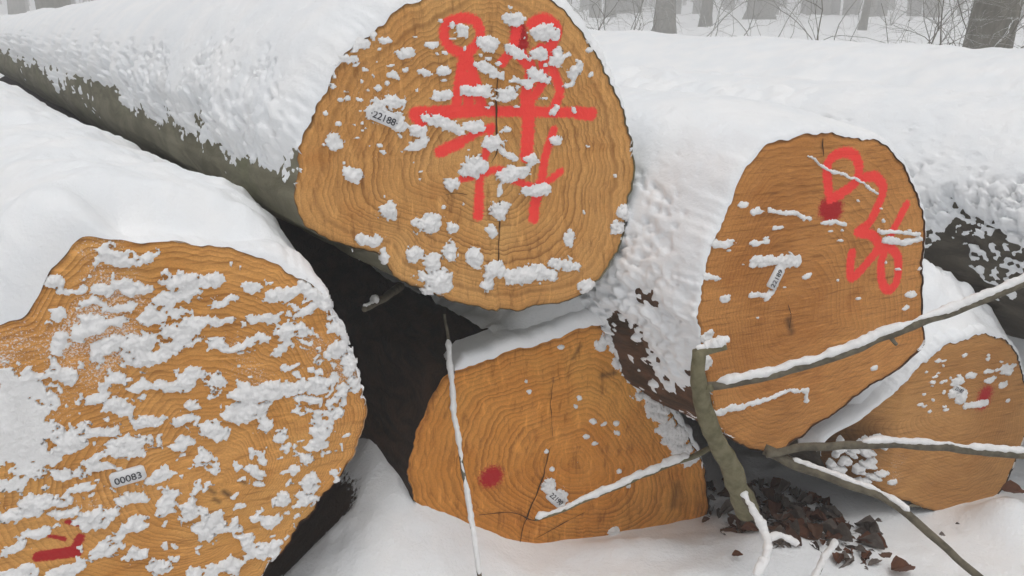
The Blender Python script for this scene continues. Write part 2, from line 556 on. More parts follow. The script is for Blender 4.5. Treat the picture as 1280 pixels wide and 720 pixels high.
class Log:
    """local frame: X right along the cut, Y up, Z out of the cut end; origin at the pith"""
    def __init__(s, name, label, outline, pith, Y, face_az, ntheta=640, nrho=150, px_outline=True, group=None):
        A = math.radians(face_az)
        s.e1 = np.array([math.cos(A), math.sin(A), 0])
        s.e2 = np.array([0, 0, 1.0])
        s.e3 = np.array([math.sin(A), -math.cos(A), 0])
        s.px = px_outline
        s.O = at(pith[0], pith[1], Y) if px_outline else np.asarray(pith, float)
        R = np.stack([s.e1, s.e2, s.e3], 1)
        M = Matrix([[*R[i], s.O[i]] for i in range(3)] + [[0, 0, 0, 1]])
        s.root = empty(name, M)
        tag(s.root, label, 'log', 'felled logs of the pile')
        L = np.array([s.loc(*p) for p in outline]) if px_outline else np.asarray(outline, float)
        if np.sum(L[:, 0] * np.roll(L[:, 1], -1) - L[:, 1] * np.roll(L[:, 0], -1)) < 0:
            L = L[::-1]
        s.out = catmull(L, ntheta, True)
        rr = np.linalg.norm(s.out, axis=1)
        th = np.arctan2(s.out[:, 1], s.out[:, 0])
        jit = 0.006 * vnoise(np.stack([np.cos(th), np.sin(th), 0 * th], -1), 9, 5) + 0.003 * vnoise(np.stack([np.cos(th), np.sin(th), 0 * th], -1), 30, 6)
        s.out = s.out * (1 + jit / rr)[:, None]
        s.cen = s.out.mean(0)
        s.R = np.linalg.norm(s.out - s.cen, axis=1).mean()
        s.nt, s.nr = ntheta, nrho
        s.dirl = np.array([AX @ s.e1, AX @ s.e2, AX @ s.e3])
        s.paint = []
        s.rnd = (0.15, 2.0)
    def loc(s, px, py):
        v = ray(px, py)
        c = np.array([0, 0, CAMZ])
        t = ((s.O - c) @ s.e3) / (v @ s.e3)
        q = c + v * t - s.O
        return np.array([q @ s.e1, q @ s.e2])
    def mm(s, npx):
        """picture pixels to metres on this cut"""
        return npx * np.linalg.norm(s.O - np.array([0, 0, CAMZ])) / F
    def stroke(s, ch, width, pts, soft=2.0):
        q = np.array([s.loc(*p) for p in pts])
        if len(q) > 2:
            q = catmull(q, 8 * len(q))
        s.paint.append((ch, s.mm(width) / 2, list(q), s.mm(soft)))
    def face(s, mat, relief=None, frosty=None):
        rho = np.linspace(0, 1, s.nr) ** 0.8
        rho[0] = 0.002
        P = rho[:, None, None] * s.out[None]
        rad = np.linalg.norm(s.out, axis=1)
        # smooth the ring eccentricity a little so the inner rings are rounder
        ring = rho[:, None] * (0.35 * rad.mean() + 0.65 * rad.mean() * np.ones_like(rad))[None]
        P3 = np.concatenate([P, np.zeros(P.shape[:2] + (1,))], -1)
        z = 0.0022 * fbm(P3 * np.array([1, 3.0, 1]), 9, 3, 31) + 0.0006 * fbm(P3 * np.array([1, 5.0, 1]), 45, 2, 32)
        if relief is not None:
            z = z + relief(P)
        z = z - 0.010 * sstep(0.965, 1.0, rho)[:, None] * 0.4
        z[-1] = np.minimum(z[-1], 0.0)
        paint = np.zeros(P.shape[:2] + (4,), np.float32)
        paint[..., 3] = 1
        for ch, hw, pts, soft in s.paint:
            d = np.full(P.shape[:2], 9.0)
            if len(pts) == 1:
                d = np.linalg.norm(P - pts[0], axis=-1)
            for a, b in zip(pts[:-1], pts[1:]):
                d = np.minimum(d, seg_dist(P, a, b))
            val = np.clip(0.5 - (d - hw) / (2 * soft), 0, 1)
            paint[..., ch] = np.maximum(paint[..., ch], val)
        frost = np.clip(0.16 + 0.55 * fbm(P3, 7, 4, 160 + s.nt, 0.6) + (frosty(P) if frosty else 0), 0, 0.68)
        V = np.concatenate([P, z[..., None]], -1).reshape(-1, 3)
        rhoa = np.repeat(rho, s.nt)
        o = mesh_obj('cut_face', V, grid_faces(s.nr, s.nt, True), mat, s.root,
                     attrs={'ring': ring.ravel(), 'rho': rhoa, 'paint': paint.reshape(-1, 4), 'frost': frost.ravel()})
        return o
    def body_pts(s, ts, taper, bend, idx):
        out = s.out[idx]
        ang = np.arctan2(out[:, 1] - s.cen[1], out[:, 0] - s.cen[0])
        circ = s.cen + s.R * np.stack([np.cos(ang), np.sin(ang)], -1)
        res = []
        for t in ts:
            k = float(sstep(s.rnd[0], s.rnd[1], t)) * 0.8
            sc = max(0.3, 1 - taper * t)
            q = s.cen + ((1 - k) * out + k * circ - s.cen) * sc
            p = np.concatenate([q, np.zeros((len(q), 1))], 1) + s.dirl * t
            p[:, 0] += bend[0] * t * t
            p[:, 1] += bend[1] * t * t + bend[2] * t
            res.append(p)
        return np.array(res)
    def body(s, mat, length=9.0, taper=0.03, bend=(0, 0, 0), wood=None, rough=0.004):
        s.taper, s.bend, s.length = taper, bend, length
        ts = [0.0]
        d = 0.006
        while ts[-1] < length:
            ts.append(ts[-1] + d)
            d = min(d * 1.06, 0.15)
        ts = np.array(ts)
        idx = np.arange(0, s.nt, 2)
        P = s.body_pts(ts, taper, bend, idx)
        N = P - (s.cen_line(ts))[:, None]
        N /= np.linalg.norm(N, axis=-1)[..., None]
        wgt = sstep(0.0, 0.05, ts)[:, None]
        dsp = wgt * (0.010 * fbm(P, 3.5, 3, 41) + rough * fbm(P * np.array([1, 1, 0.5]), 25, 3, 42))
        P = P + N * dsp[..., None]
        P[0, :, 2] -= 0.0003
        wd = np.zeros(P.shape[:2])
        if wood is not None:
            wd = wood(P, ts)
        V = P.reshape(-1, 3)
        Fc = grid_faces(len(ts), len(idx), True)[:, ::-1]
        # back end
        n = len(idx)
        e = (len(ts) - 1) * n
        cpt = P[-1].mean(0)
        V = np.vstack([V, cpt])
        cf = np.array([[len(V) - 1, e + (q + 2) % n, e + q + 1, e + q] for q in range(0, n, 2)])[:, ::-1]
        return mesh_obj('bark', V, np.vstack([Fc, cf]), mat, s.root, attrs={'wood': np.append(wd.ravel(), 0)})
    def cen_line(s, ts):
        c = np.array([s.cen[0], s.cen[1], 0.0])[None] + s.dirl[None] * ts[:, None]
        c[:, 0] += s.bend[0] * ts ** 2
        c[:, 1] += s.bend[1] * ts ** 2 + s.bend[2] * ts
        return c
    def cap(s, T=0.06, lo=0.1, hi=0.6, amp=0.6, lump=0.010, front=0.02, tmax=None, fine=0.006, seed=0, thick=None, noise_scale=7.0, name='snow_cap', up_bias=0.5, rag=0.35):
        """snow lying along the log: a displaced skin, thick on top, ragged where it thins out on the flanks"""
        ts = [0.0, 0.002, 0.005, 0.009]
        d = fine
        while ts[-1] < (tmax or s.length):
            ts.append(ts[-1] + d)
            if ts[-1] > 0.7:
                d = min(d * 1.025, 0.12)
        ts = np.array(ts)
        idx = np.arange(s.nt)
        P = s.body_pts(ts, s.taper, s.bend, idx)
        q_ = sum(np.roll(P, d_, 1) for d_ in range(-16, 17)) / 33.0
        P = P + (q_ - P) * sstep(0.0, 0.10, ts)[:, None, None]
        tu = np.roll(P, -1, 1) - np.roll(P, 1, 1)
        tv = np.gradient(P, axis=0)
        N = np.cross(tu, tv)
        N /= np.linalg.norm(N, axis=-1)[..., None] + 1e-9
        cdir = P - s.cen_line(ts)[:, None]
        N *= np.sign((N * cdir).sum(-1))[..., None]
        # a smoothed normal keeps the thickness even over small dents
        k = 9
        Ns = sum(np.roll(N, q, 1) for q in range(-k, k + 1))
        N = Ns / np.linalg.norm(Ns, axis=-1)[..., None]
        up = N[..., 1]
        W = P + s.O * 0 + seed * 3.7
        ragn = rag * fbm(W * np.array([1, 0.8, 0.7]), noise_scale, 5, 50 + seed, 0.72) + 0.35 * rag * vnoise(W, 95, 55 + seed)
        cov = (up - lo) / (hi - lo) + ragn * 2.0
        c0 = (up - lo) / (hi - lo) + 0.55 + 0.25 * fbm(W, 3.0, 3, 58 + seed)
        th = np.where(cov > 0, T * (1 - np.exp(-1.6 * np.clip(c0, 0.05, 9))) * (0.15 + 0.85 * sstep(0.0, 0.55, cov)), T * np.clip(cov, -1, 0))
        th = th + 0.0035 * fbm(W, 16, 3, 59 + seed) * (cov > 0)
        if thick is not None:
            th = thick(P, ts, up, th)
        soft = sstep(0.0, 0.35, cov)
        Ww = W + 0.012 * np.stack([fbm(W, 26, 2, 70), fbm(W, 26, 2, 71), fbm(W, 26, 2, 72)], -1)
        wl = worley(Ww, 34, 60 + seed)
        wl2 = worley(Ww, 80, 63 + seed)
        thin = (1 - 0.95 * sstep(0.15, 0.7, cov)) * (0.35 + 0.65 * sstep(-0.25, 0.35, fbm(W, 9, 3, 77)))
        th = th + np.where(th > -T * 0.6, thin * ((0.55 - wl) * lump * 1.3 + (0.5 - wl2) * lump * 0.7) + 0.15 * lump * vnoise(W, 60, 61 + seed), 0)
        th = th * (1 + amp * 0.5 * fbm(W, 2.6, 3, 80 + seed) * soft)
        u_ = np.clip(ts / front, 0, 1)
        fr = np.sqrt(np.clip(1 - (1 - u_) ** 2, 0, 1))[:, None] if front < 0.06 else (0.25 * np.clip(ts / 0.012, 0, 1) ** 0.5 + 0.75 * u_ * (2 - u_))[:, None]
        thp = np.where(th > 0, th * fr, th)
        upv = np.array([0, 1.0, 0])
        D = N + up_bias * upv
        D /= np.linalg.norm(D, axis=-1)[..., None]
        V = P + N * 0.004 * 0 + D * np.maximum(thp, -0.03)[..., None]
        V[..., 2] += (0.006 * fr * (1 - sstep(0, 0.04, ts))[:, None]) * (th > 0)
        Fc = grid_faces(len(ts), s.nt, True)[:, ::-1]
        tf = thp.reshape(-1)
        keep = tf[Fc].max(1) > -0.004
        V2, F2, _ = compact(V.reshape(-1, 3), Fc, keep)
        return mesh_obj(name, V2, F2, M_SNOW, s.root, kind='stuff')
    def clumps(s, specs, res=0.0019, h=0.36, seed=0, base=0.0, dust=None, edge=0.012, name='snow_clumps', hmax=0.03, clear=(), warp=0.009, crumb=0.35):
        """snow stuck to the cut: specs are (px, py, rx, ry, degrees) or polylines ('line', width, pts)"""
        ext = np.abs(s.out).max(0) + 0.03
        lo = s.out.min(0) - 0.02
        hi = s.out.max(0) + 0.02
        # only what the picture shows
        xs = np.arange(lo[0], hi[0], res)
        ys = np.arange(lo[1], hi[1], res)
        X, Y = np.meshgrid(xs, ys)
        P = np.stack([X, Y], -1)
        P3 = np.stack([X, Y, np.full_like(X, seed * 1.3)], -1)
        Wp = P + warp * np.stack([fbm(P3, 26, 4, 90 + seed, 0.6), fbm(P3, 26, 4, 95 + seed, 0.6)], -1)
        fld = np.full(X.shape, -9.0)
        hgt = np.zeros(X.shape)
        for sp in specs:
            if sp[0] == 'line':
                hw = s.mm(sp[1]) / 2
                pts = [s.loc(*q) for q in sp[2]]
                d = np.full(X.shape, 9.0)
                for a, b in zip(pts[:-1], pts[1:]):
                    d = np.minimum(d, seg_dist(Wp, a, b))
                v = 1 - (d / hw)
                hh = hw
            else:
                x, y, rx, ry, rot = sp
                c = s.loc(x, y)
                a = math.radians(-rot)
                ex = np.linalg.norm(s.loc(x + 1, y) - c)
                ey = np.linalg.norm(s.loc(x, y + 1) - c)
                q = Wp - c
                qx = (q[..., 0] * math.cos(a) + q[..., 1] * math.sin(a)) / (rx * ex)
                qy = (-q[..., 0] * math.sin(a) + q[..., 1] * math.cos(a)) / (ry * ey)
                v = 1 - np.sqrt(qx ** 2 + qy ** 2)
                hh = min(rx * ex, ry * ey)
            fld = np.maximum(fld, v)
            hgt = np.maximum(hgt, np.where(v > -0.4, np.clip(v + 0.4, 0, 1) ** 0.5 * hh, 0))
        fld = fld + 0.62 * fbm(P3, 80, 4, 100 + seed, 0.8) + 0.08
        fld = fld - crumb * sstep(0.05, 0.45, fbm(P3, 48, 3, 140 + seed, 0.65)) * 0.9
        for (x, y, rx, ry) in clear:
            c = s.loc(x, y)
            e = s.mm(1)
            q = P - c
            fld = np.minimum(fld, (np.sqrt((q[..., 0] / (rx * e)) ** 2 + (q[..., 1] / (ry * e)) ** 2) - 1) * 1.2)
        if dust is not None:
            dv = dust(P, P3)
            fld = np.maximum(fld, dv)
            hgt = np.maximum(hgt, np.where(dv > 0, 0.004, 0))
        wl = worley(P3, 75, 110 + seed)
        wl2 = worley(P3, 170, 113 + seed)
        z = np.where(fld > 0, np.sqrt(np.clip(fld, 0, 1)) * h * np.minimum(hgt, hmax) + 0.0025, -0.01 + 0 * fld)
        pos = np.clip(fld * 4, 0, 1)
        z = z + pos * ((0.55 - wl) * 0.0065 + (0.5 - wl2) * 0.0045) * np.clip(hgt / 0.012, 0.3, 1)
        # clear of the rim: inside the outline
        from_c = np.arctan2(Y, X)
        ang = np.arctan2(s.out[:, 1], s.out[:, 0])
        o = np.argsort(ang)
        rlim = np.interp(from_c, ang[o], np.linalg.norm(s.out, axis=1)[o], period=2 * math.pi)
        r = np.sqrt(X ** 2 + Y ** 2)
        inside = r < rlim + edge
        z = np.where(inside, z, -0.01)
        z = np.where((r > rlim - 0.004) & (fld > 0) & inside, z - 0.3 * (r - rlim + 0.004), z)
        # clumps sag a little
        V = np.stack([X, Y - 0.25 * np.clip(z, 0, 1), z], -1).reshape(-1, 3)
        Fc = grid_faces(len(ys), len(xs))
        zf = z.reshape(-1)
        keep = zf[Fc].max(1) > 0
        V2, F2, _ = compact(V, Fc, keep)
        return mesh_obj(name, V2, F2, M_CLUMP, s.root, kind='stuff')
    def crack(s, pts, width, name='crack'):
        c = catmull([s.loc(*p) for p in pts], 40)
        c3 = np.concatenate([c, np.zeros((40, 1))], 1)
        c[:, 0] += 0.0016 * vnoise(c3, 60, 3)
        t = np.gradient(c, axis=0)
        t /= np.linalg.norm(t, axis=1)[:, None]
        nn = np.stack([-t[:, 1], t[:, 0]], -1)
        wv = s.mm(width) / 2 * (0.6 + 0.4 * vnoise(c3, 45, 8)) * np.sin(np.linspace(0.15, math.pi - 0.15, 40)) ** 0.4
        a = c + nn * wv[:, None]
        b = c - nn * wv[:, None]
        V = np.vstack([np.c_[a, np.full(40, 0.0026)], np.c_[b, np.full(40, 0.0026)]])
        Fc = np.array([[i, i + 1, 41 + i, 40 + i] for i in range(39)])
        return mesh_obj(name, V, Fc[:, ::-1], M_CRACK, s.root)
    def tagplate(s, px, py, wpx, hpx, rot, text, textpx, shape=None, dy=0.0):
        """small numbered plastic plate driven into the cut"""
        c = s.loc(px, py)
        W, H = s.mm(wpx), s.mm(hpx)
        a = math.radians(rot)
        shp = shape or [(-.5, -.35), (-.42, -.5), (.42, -.5), (.5, -.35), (.5, .35), (.42, .5), (-.42, .5), (-.5, .35)]
        shp = np.array(shp) * np.array([W, H])
        Rm = np.array([[math.cos(a), -math.sin(a)], [math.sin(a), math.cos(a)]])
        q = shp @ Rm.T + c
        n = len(q)
        V = np.vstack([np.c_[q, np.full(n, 0.0005)], np.c_[q, np.full(n, 0.0065)], [[c[0], c[1], 0.0065]]])
        Fc = [[i, (i + 1) % n, n + (i + 1) % n, n + i] for i in range(n)]
        Fc += [[2 * n, n + i, n + i + 1, n + (i + 2) % n] for i in range(0, n, 2)]
        p = mesh_obj('number_tag', V, np.array(Fc), M_TAG, s.root, smooth=False)
        p['label'] = 'small white plastic tag with dark printed digits'
        cu = bpy.data.curves.new('tag_text', 'FONT')
        cu.body = text
        cu.size = s.mm(textpx)
        cu.align_x = 'CENTER'
        cu.align_y = 'CENTER'
        cu.offset = s.mm(0.12)
        to = bpy.data.objects.new('tmp_text', cu)
        COL.objects.link(to)
        bpy.context.view_layer.update()
        me = bpy.data.meshes.new_from_object(to.evaluated_get(bpy.context.evaluated_depsgraph_get()))
        bpy.data.objects.remove(to)
        me.materials.clear()
        me.materials.append(M_INK)
        lo = bpy.data.objects.new('tag_digits', me)
        COL.objects.link(lo)
        lo.parent = p
        off = Rm @ np.array([0, dy * H])
        lo.location = (c[0] + off[0], c[1] + off[1], 0.0072)
        lo.rotation_euler = (0, 0, a)
        return p

W_TOP = mat_wood('wood_top', (0.17, 0.058, 0.012), (0.74, 0.395, 0.135), (0.61, 0.285, 0.078), 11, 1, saw=(9, 46), saw_rot=0.05, ring_amt=0.95)
W_LEFT = mat_wood('wood_left', (0.22, 0.070, 0.011), (0.78, 0.395, 0.120), (0.66, 0.30, 0.068), 8, 2, saw=(48, 8), saw_rot=0.1, ring_amt=0.85)
W_MID = mat_wood('wood_mid', (0.14, 0.036, 0.003), (0.78, 0.345, 0.078), (0.65, 0.25, 0.042), 12, 3, saw=(8, 30), saw_rot=0.5, ring_amt=1.0)
W_RIGHT = mat_wood('wood_right', (0.12, 0.038, 0.006), (0.66, 0.305, 0.090), (0.47, 0.185, 0.042), 11, 4, saw=(80, 6), saw_rot=-0.25, ring_amt=0.6)
W_LOW = mat_wood('wood_low', (0.16, 0.062, 0.014), (0.62, 0.32, 0.110), (0.50, 0.235, 0.070), 9, 5, saw=(75, 6), saw_rot=-0.1, ring_amt=0.6)
M_BARK_SHADE = mat_bark('bark_brown_shaded', (0.022, 0.014, 0.010), (0.06, 0.033, 0.020), (0.04, 0.025, 0.018), 26, 0.9)  # brown bark darkened, the shade of the gap put into its colour

# ---- upper log
top = Log('log', 'upper log with large red painted numbers and a long red bar on its cut end',
          [(520, 0), (470, 35), (435, 65), (410, 110), (385, 160), (372, 210), (368, 245), (378, 275), (410, 298), (445, 311), (472, 320),
           (492, 342), (530, 363), (580, 381), (630, 388), (680, 382), (725, 368), (755, 345), (772, 315), (785, 260), (792, 205), (785, 150),
           (768, 110), (745, 70), (720, 30), (690, 0), (650, -22), (600, -28), (555, -18)], (600, 200), 1.50, 20)
red = [(12, [(577, 22), (592, 25), (600, 36), (598, 52), (582, 66), (564, 60), (555, 44), (560, 29), (577, 22)]),
       (13, [(580, 70), (572, 118), (570, 138)]), (13, [(584, 70), (599, 118), (602, 138)]), (14, [(584, 96), (586, 136)]),
       (13, [(664, 30), (680, 23), (696, 36), (688, 58), (669, 66)]), (12, [(646, 36), (640, 60), (628, 78)]),
       (15, [(652, 70), (664, 88), (657, 122), (663, 142)]), (12, [(690, 62), (692, 88), (700, 114), (690, 140)]), (12, [(676, 60), (680, 96), (668, 120)]),
       (16, [(520, 142), (600, 138), (600, 138)]), (13, [(600, 139), (740, 141)]), (18, [(520, 142), (526, 150)]), (16, [(722, 141), (738, 143)]),
       (14, [(550, 190), (575, 178)]), (10, [(575, 178), (596, 166), (614, 159)]), (10, [(614, 159), (606, 197)]),
       (9, [(578, 224), (604, 217), (626, 212), (640, 224), (668, 233), (685, 226), (701, 214)]), (11, [(600, 220), (599, 245)]), (13, [(599, 245), (598, 270)]),
       (17, [(661, 130), (660, 165), (658, 195)]), (11, [(692, 163), (682, 195), (677, 225)]), (14, [(675, 230), (669, 255), (667, 273)])]
for wd, pts in red:
    top.stroke(0, wd + 0.5, pts, 3.0)
top.stroke(1, 22, [(648, 38), (650, 56)], 5)
top.stroke(1, 16, [(676, 40), (684, 46)], 5)
top.stroke(2, 2, [(402, 100), (388, 160)], 2)
def blob(L, px, py, r, k):
    return lambda P: k * np.exp(-(np.linalg.norm(P - L.loc(px, py), axis=-1) / L.mm(r)) ** 2)
top.face(W_TOP, None, lambda P: blob(top, 450, 80, 90, 0.35)(P) + blob(top, 690, 90, 60, 0.25)(P) - 0.12)
top.body(M_BARK_GREY, 10.0, 0.050, (0, 0, -0.022))
top.cap(T=0.055, lo=0.17, hi=0.72, lump=0.009, seed=1, noise_scale=10, fine=0.006, rag=0.30, front=0.14)
clumps_top = [(507, 68, 12, 8, 0), (480, 50, 8, 5, 0), (455, 55, 10, 7, 30), (433, 72, 8, 6, 0), (539, 55, 10, 5, -10), (575, 42, 8, 9, 0),
    (492, 95, 9, 5, 0), (533, 92, 10, 6, 0), (553, 88, 11, 8, 0), (611, 53, 13, 10, 0), (639, 22, 16, 9, 0), (678, 42, 19, 10, 0), (644, 64, 20, 8, 20),
    (672, 67, 14, 8, 10), (611, 86, 20, 8, 25), (672, 95, 16, 9, 10), (650, 103, 14, 5, 15), (594, 115, 23, 8, 0), (633, 117, 15, 8, 0), (553, 119, 15, 7, 0),
    (697, 72, 9, 12, 0), (717, 86, 9, 12, 30), (711, 105, 8, 5, 0), (694, 139, 8, 7, 0), (470, 138, 16, 14, 0), (490, 126, 18, 9, 0), (496, 150, 10, 14, 0), (555, 156, 27, 9, 22), (522, 161, 11, 9, 0),
    (522, 180, 17, 6, -20), (592, 156, 11, 9, 0), (617, 178, 13, 11, 0), (633, 190, 16, 5, 30), (631, 161, 7, 5, 0), (592, 208, 19, 13, 10), (640, 217, 19, 11, -10),
    (672, 236, 19, 8, -5), (664, 197, 8, 9, 0), (696, 175, 8, 7, 0), (565, 228, 10, 8, 0), (625, 261, 12, 13, 0), (442, 218, 12, 9, 0), (419, 179, 10, 11, 0),
    (486, 264, 13, 11, 0), (535, 279, 18, 12, 0), (565, 282, 8, 7, 0), (614, 289, 8, 9, 0), (711, 297, 6, 9, 0), (563, 314, 10, 14, 0), (517, 319, 11, 11, 0),
    (539, 328, 11, 10, 0), (544, 350, 24, 17, 0), (467, 300, 10, 8, 0), (452, 299, 7, 7, 0), (480, 319, 5, 10, 0), (594, 322, 9, 13, 0), (617, 339, 15, 13, 0),
    (655, 342, 27, 12, 0), (683, 345, 13, 9, 0), (705, 330, 20, 9, 10), (611, 356, 9, 9, 0), (733, 357, 9, 9, 0), (780, 267, 9, 11, 0), (772, 284, 9, 8, 0), (769, 218, 4, 5, 0), (625, 238, 4, 8, 0)]
for q in range(46):
    clumps_top.append((random.uniform(405, 520), random.uniform(40, 190), random.uniform(2, 5), random.uniform(1.5, 4), 0))
for q in range(36):
    clumps_top.append((random.uniform(520, 745), random.uniform(5, 140), random.uniform(2, 5), random.uniform(1.5, 3.5), 10))
for q in range(30):
    clumps_top.append((random.uniform(430, 740), random.uniform(150, 360), random.uniform(1.5, 3.0), random.uniform(1.2, 2.5), 0))
top.clumps(clumps_top, seed=1, clear=[(480, 147, 16, 7)])
top.crack([(621, 92), (620, 140), (621, 185), (614, 203)], 3.4)
top.crack([(625, 250), (623, 290), (622, 330)], 3.0)
top.crack([(556, 243), (570, 241), (584, 243)], 1.8)
top.tagplate(480, 146, 33, 17, -25, '\u00b722188\u00b7', 11.5, dy=-0.1)

def flecks(L, seed, lo=-0.45, hi=0.4, amt=0.18, tmax=4.0):
    """stray flakes clinging to the bark below the snow"""
    def th(P, ts, up, t0):
        n_ = fbm(P, 16, 4, 600 + seed, 0.75) + 0.5 * fbm(P, 4, 2, 610 + seed)
        return np.where((up > lo) & (up < hi) & (ts > 0.03)[:, None], 0.016 * (n_ - amt - 0.35 * np.clip(-up, 0, 1)), -0.03)
    L.cap(T=0.01, lo=-5, hi=-4, lump=0.002, seed=seed, rag=0.0, front=0.01, tmax=tmax, fine=0.008, thick=th, name='snow_flecks')
flecks(top, 31)

# ---- left log
left = Log('log', 'big left log, cut end plastered with snow, dark red paint peeking through at lower left',
           [(100, 295), (150, 299), (210, 305), (260, 311), (310, 318), (345, 328), (372, 345), (398, 362), (415, 395), (430, 430), (445, 470), (457, 500),
            (460, 515), (447, 560), (420, 600), (390, 640), (355, 685), (320, 725), (260, 770), (180, 800), (80, 800), (-20, 780), (-110, 730),
            (-160, 650), (-170, 560), (-140, 480), (-80, 430), (-20, 410), (20, 398), (45, 380), (60, 350), (75, 322)], (275, 610), 1.24, 22)
for wd, pts in [(14, [(50, 695), (95, 689)]), (7, [(85, 652), (98, 654)]), (5, [(62, 670), (80, 674)]), (10, [(92, 690), (100, 672)])]:
    left.stroke(1, wd, pts, 2)
for a, b, r in [(280, 615, 5), (268, 624, 3), (300, 600, 3), (262, 612, 3)]:
    left.stroke(2, r, [(a, b), (a + 6, b + 4)], 3)
left.face(W_LEFT, None, lambda P: 0.08 + blob(left, 400, 430, 90, 0.3)(P) + blob(left, 120, 380, 110, 0.2)(P) + blob(left, 20, 480, 80, 0.3)(P))
left.rnd = (0.02, 0.9)
left.body(M_BARK_BROWN, 9.0, 0.028, (0, 0, -0.01), wood=lambda P, ts: (sstep(0.30, 0.12, ts)[:, None] * (P[..., 1] > 0) * np.ones(P.shape[:2])))
def left_thick(P, ts, up, th):
    # a thin dusting where the end was split along the top edge, a fat lobe over the left shoulder
    x = P[..., 0]
    a = left.loc(105, 295)[0]
    b = left.loc(330, 320)[0]
    thin = sstep(a - 0.03, a + 0.05, x) * sstep(b + 0.06, b - 0.06, x) * sstep(0.13, 0.06, ts)[:, None]
    Wn = fbm(P @ np.array([[0.6, 0, 0], [0, 3.0, 0], [0, 0, 3.0]]), 22, 3, 5)
    th = th + np.where(th > 0.02, 0.024 * fbm(P, 7, 4, 440, 0.6) + 0.014 * (0.5 - worley(P, 16, 441)) * sstep(-0.1, 0.4, fbm(P, 4, 2, 442)), 0)
    fl = sstep(left.loc(300, 330)[0], left.loc(400, 330)[0], x) * sstep(0.35, 0.1, ts)[:, None]
    th = np.where(th > 0, th * (1 - 0.62 * fl), th)
    th = np.where(thin > 0, th * (1 - thin) + thin * np.clip(0.001 + 0.006 * Wn, -0.004, 0.02), th)
    return th
left.cap(T=0.085, lo=0.0, hi=0.8, lump=0.015, seed=2, noise_scale=8, fine=0.0065, thick=left_thick, rag=0.26, front=0.05)
cl = [(148, 317, 26, 8, 0), (182, 316, 24, 8, 0), (164, 323, 30, 10, 0), (127, 320, 14, 10, 0), (87, 360, 18, 9, 0), (66, 352, 12, 9, 0), (143, 357, 35, 8, -5),
    (114, 381, 18, 7, 0), (148, 384, 25, 8, 0), (172, 362, 20, 9, 0), (219, 352, 30, 11, 0), (227, 370, 32, 10, 0), (200, 381, 12, 8, 0), (74, 394, 12, 9, 0),
    (111, 410, 25, 11, -10), (148, 405, 20, 8, 0), (190, 399, 15, 9, 0), (238, 412, 35, 12, 0), (219, 394, 14, 7, 0), (79, 428, 13, 11, 0), (127, 439, 36, 10, -20),
    (166, 426, 25, 10, 0), (185, 442, 30, 11, 0), (74, 441, 12, 8, 0), (238, 428, 25, 6, 0), (78, 463, 20, 13, 0), (140, 475, 22, 9, 0), (117, 494, 22, 8, 0),
    (175, 483, 18, 7, 0), (218, 483, 28, 12, 0), (249, 469, 25, 6, -5), (155, 510, 26, 11, 15), (187, 522, 20, 9, 0), (233, 527, 20, 8, 0), (245, 506, 11, 10, 0),
    (78, 545, 22, 15, 0), (124, 533, 28, 8, 20), (163, 557, 30, 12, 0), (117, 576, 24, 8, 0), (85, 588, 20, 6, 0), (128, 586, 24, 7, 0), (109, 607, 20, 5, 0),
    (222, 557, 17, 9, 0), (202, 595, 20, 7, 0), (163, 620, 19, 11, 0), (58, 627, 44, 13, 0), (23, 642, 30, 13, 0), (78, 640, 24, 9, 0), (120, 646, 27, 12, 0),
    (167, 658, 18, 8, 0), (50, 668, 30, 6, 0), (15, 685, 24, 7, 0), (136, 681, 26, 8, -20), (167, 695, 22, 9, 0), (82, 711, 40, 8, 0), (23, 716, 30, 8, 0),
    (210, 704, 19, 11, -20), (241, 713, 13, 9, 0), (208, 627, 12, 18, 30), (237, 634, 12, 20, 20), (252, 661, 13, 12, 0),
    (263, 350, 14, 8, 0), (277, 380, 18, 6, 0), (313, 357, 16, 6, 0), (353, 367, 25, 8, 0), (270, 403, 26, 7, 0), (333, 397, 25, 8, 0), (367, 413, 25, 12, 0),
    (293, 430, 30, 8, 0), (330, 423, 14, 7, 0), (350, 437, 18, 7, 0), (404, 385, 16, 11, 0), (413, 440, 18, 12, 0), (387, 387, 14, 7, 0), (418, 413, 14, 11, 0),
    (438, 453, 12, 14, 0), (247, 470, 25, 8, 0), (270, 473, 10, 12, 0), (370, 463, 10, 5, -20), (393, 477, 20, 9, 0), (330, 493, 28, 12, 0), (300, 493, 14, 11, 0),
    (363, 487, 20, 8, 0), (428, 493, 14, 11, 0), (293, 513, 13, 8, 0), (320, 507, 25, 8, 0), (446, 480, 8, 13, 0), (310, 517, 25, 9, 0), (330, 530, 12, 9, 0),
    (383, 500, 16, 8, 0), (407, 520, 20, 11, 0), (400, 537, 18, 11, 0), (383, 557, 20, 9, 0), (387, 573, 14, 11, 0), (367, 590, 12, 8, 0), (387, 603, 12, 11, 0),
    (383, 623, 10, 13, 0), (353, 623, 10, 9, 0), (343, 547, 11, 8, 0), (357, 560, 6, 6, 0), (327, 570, 9, 6, 0), (320, 590, 14, 8, 0), (327, 603, 7, 4, 0),
    (297, 602, 6, 4, 0), (270, 540, 18, 14, 0), (257, 570, 11, 9, 0), (260, 583, 7, 6, 0), (247, 610, 8, 7, 0), (267, 657, 21, 17, 0), (292, 657, 7, 10, 0),
    (323, 645, 8, 5, 0), (342, 648, 10, 7, 0), (310, 673, 11, 16, 0), (330, 683, 22, 11, 0), (357, 673, 5, 5, 0), (290, 707, 14, 9, 0), (260, 714, 18, 9, 0),
    (390, 365, 20, 10, 25), (415, 370, 10, 12, 0), (432, 425, 8, 12, 0), (60, 500, 12, 8, 0), (40, 590, 14, 6, 0), (40, 470, 18, 8, 0)]
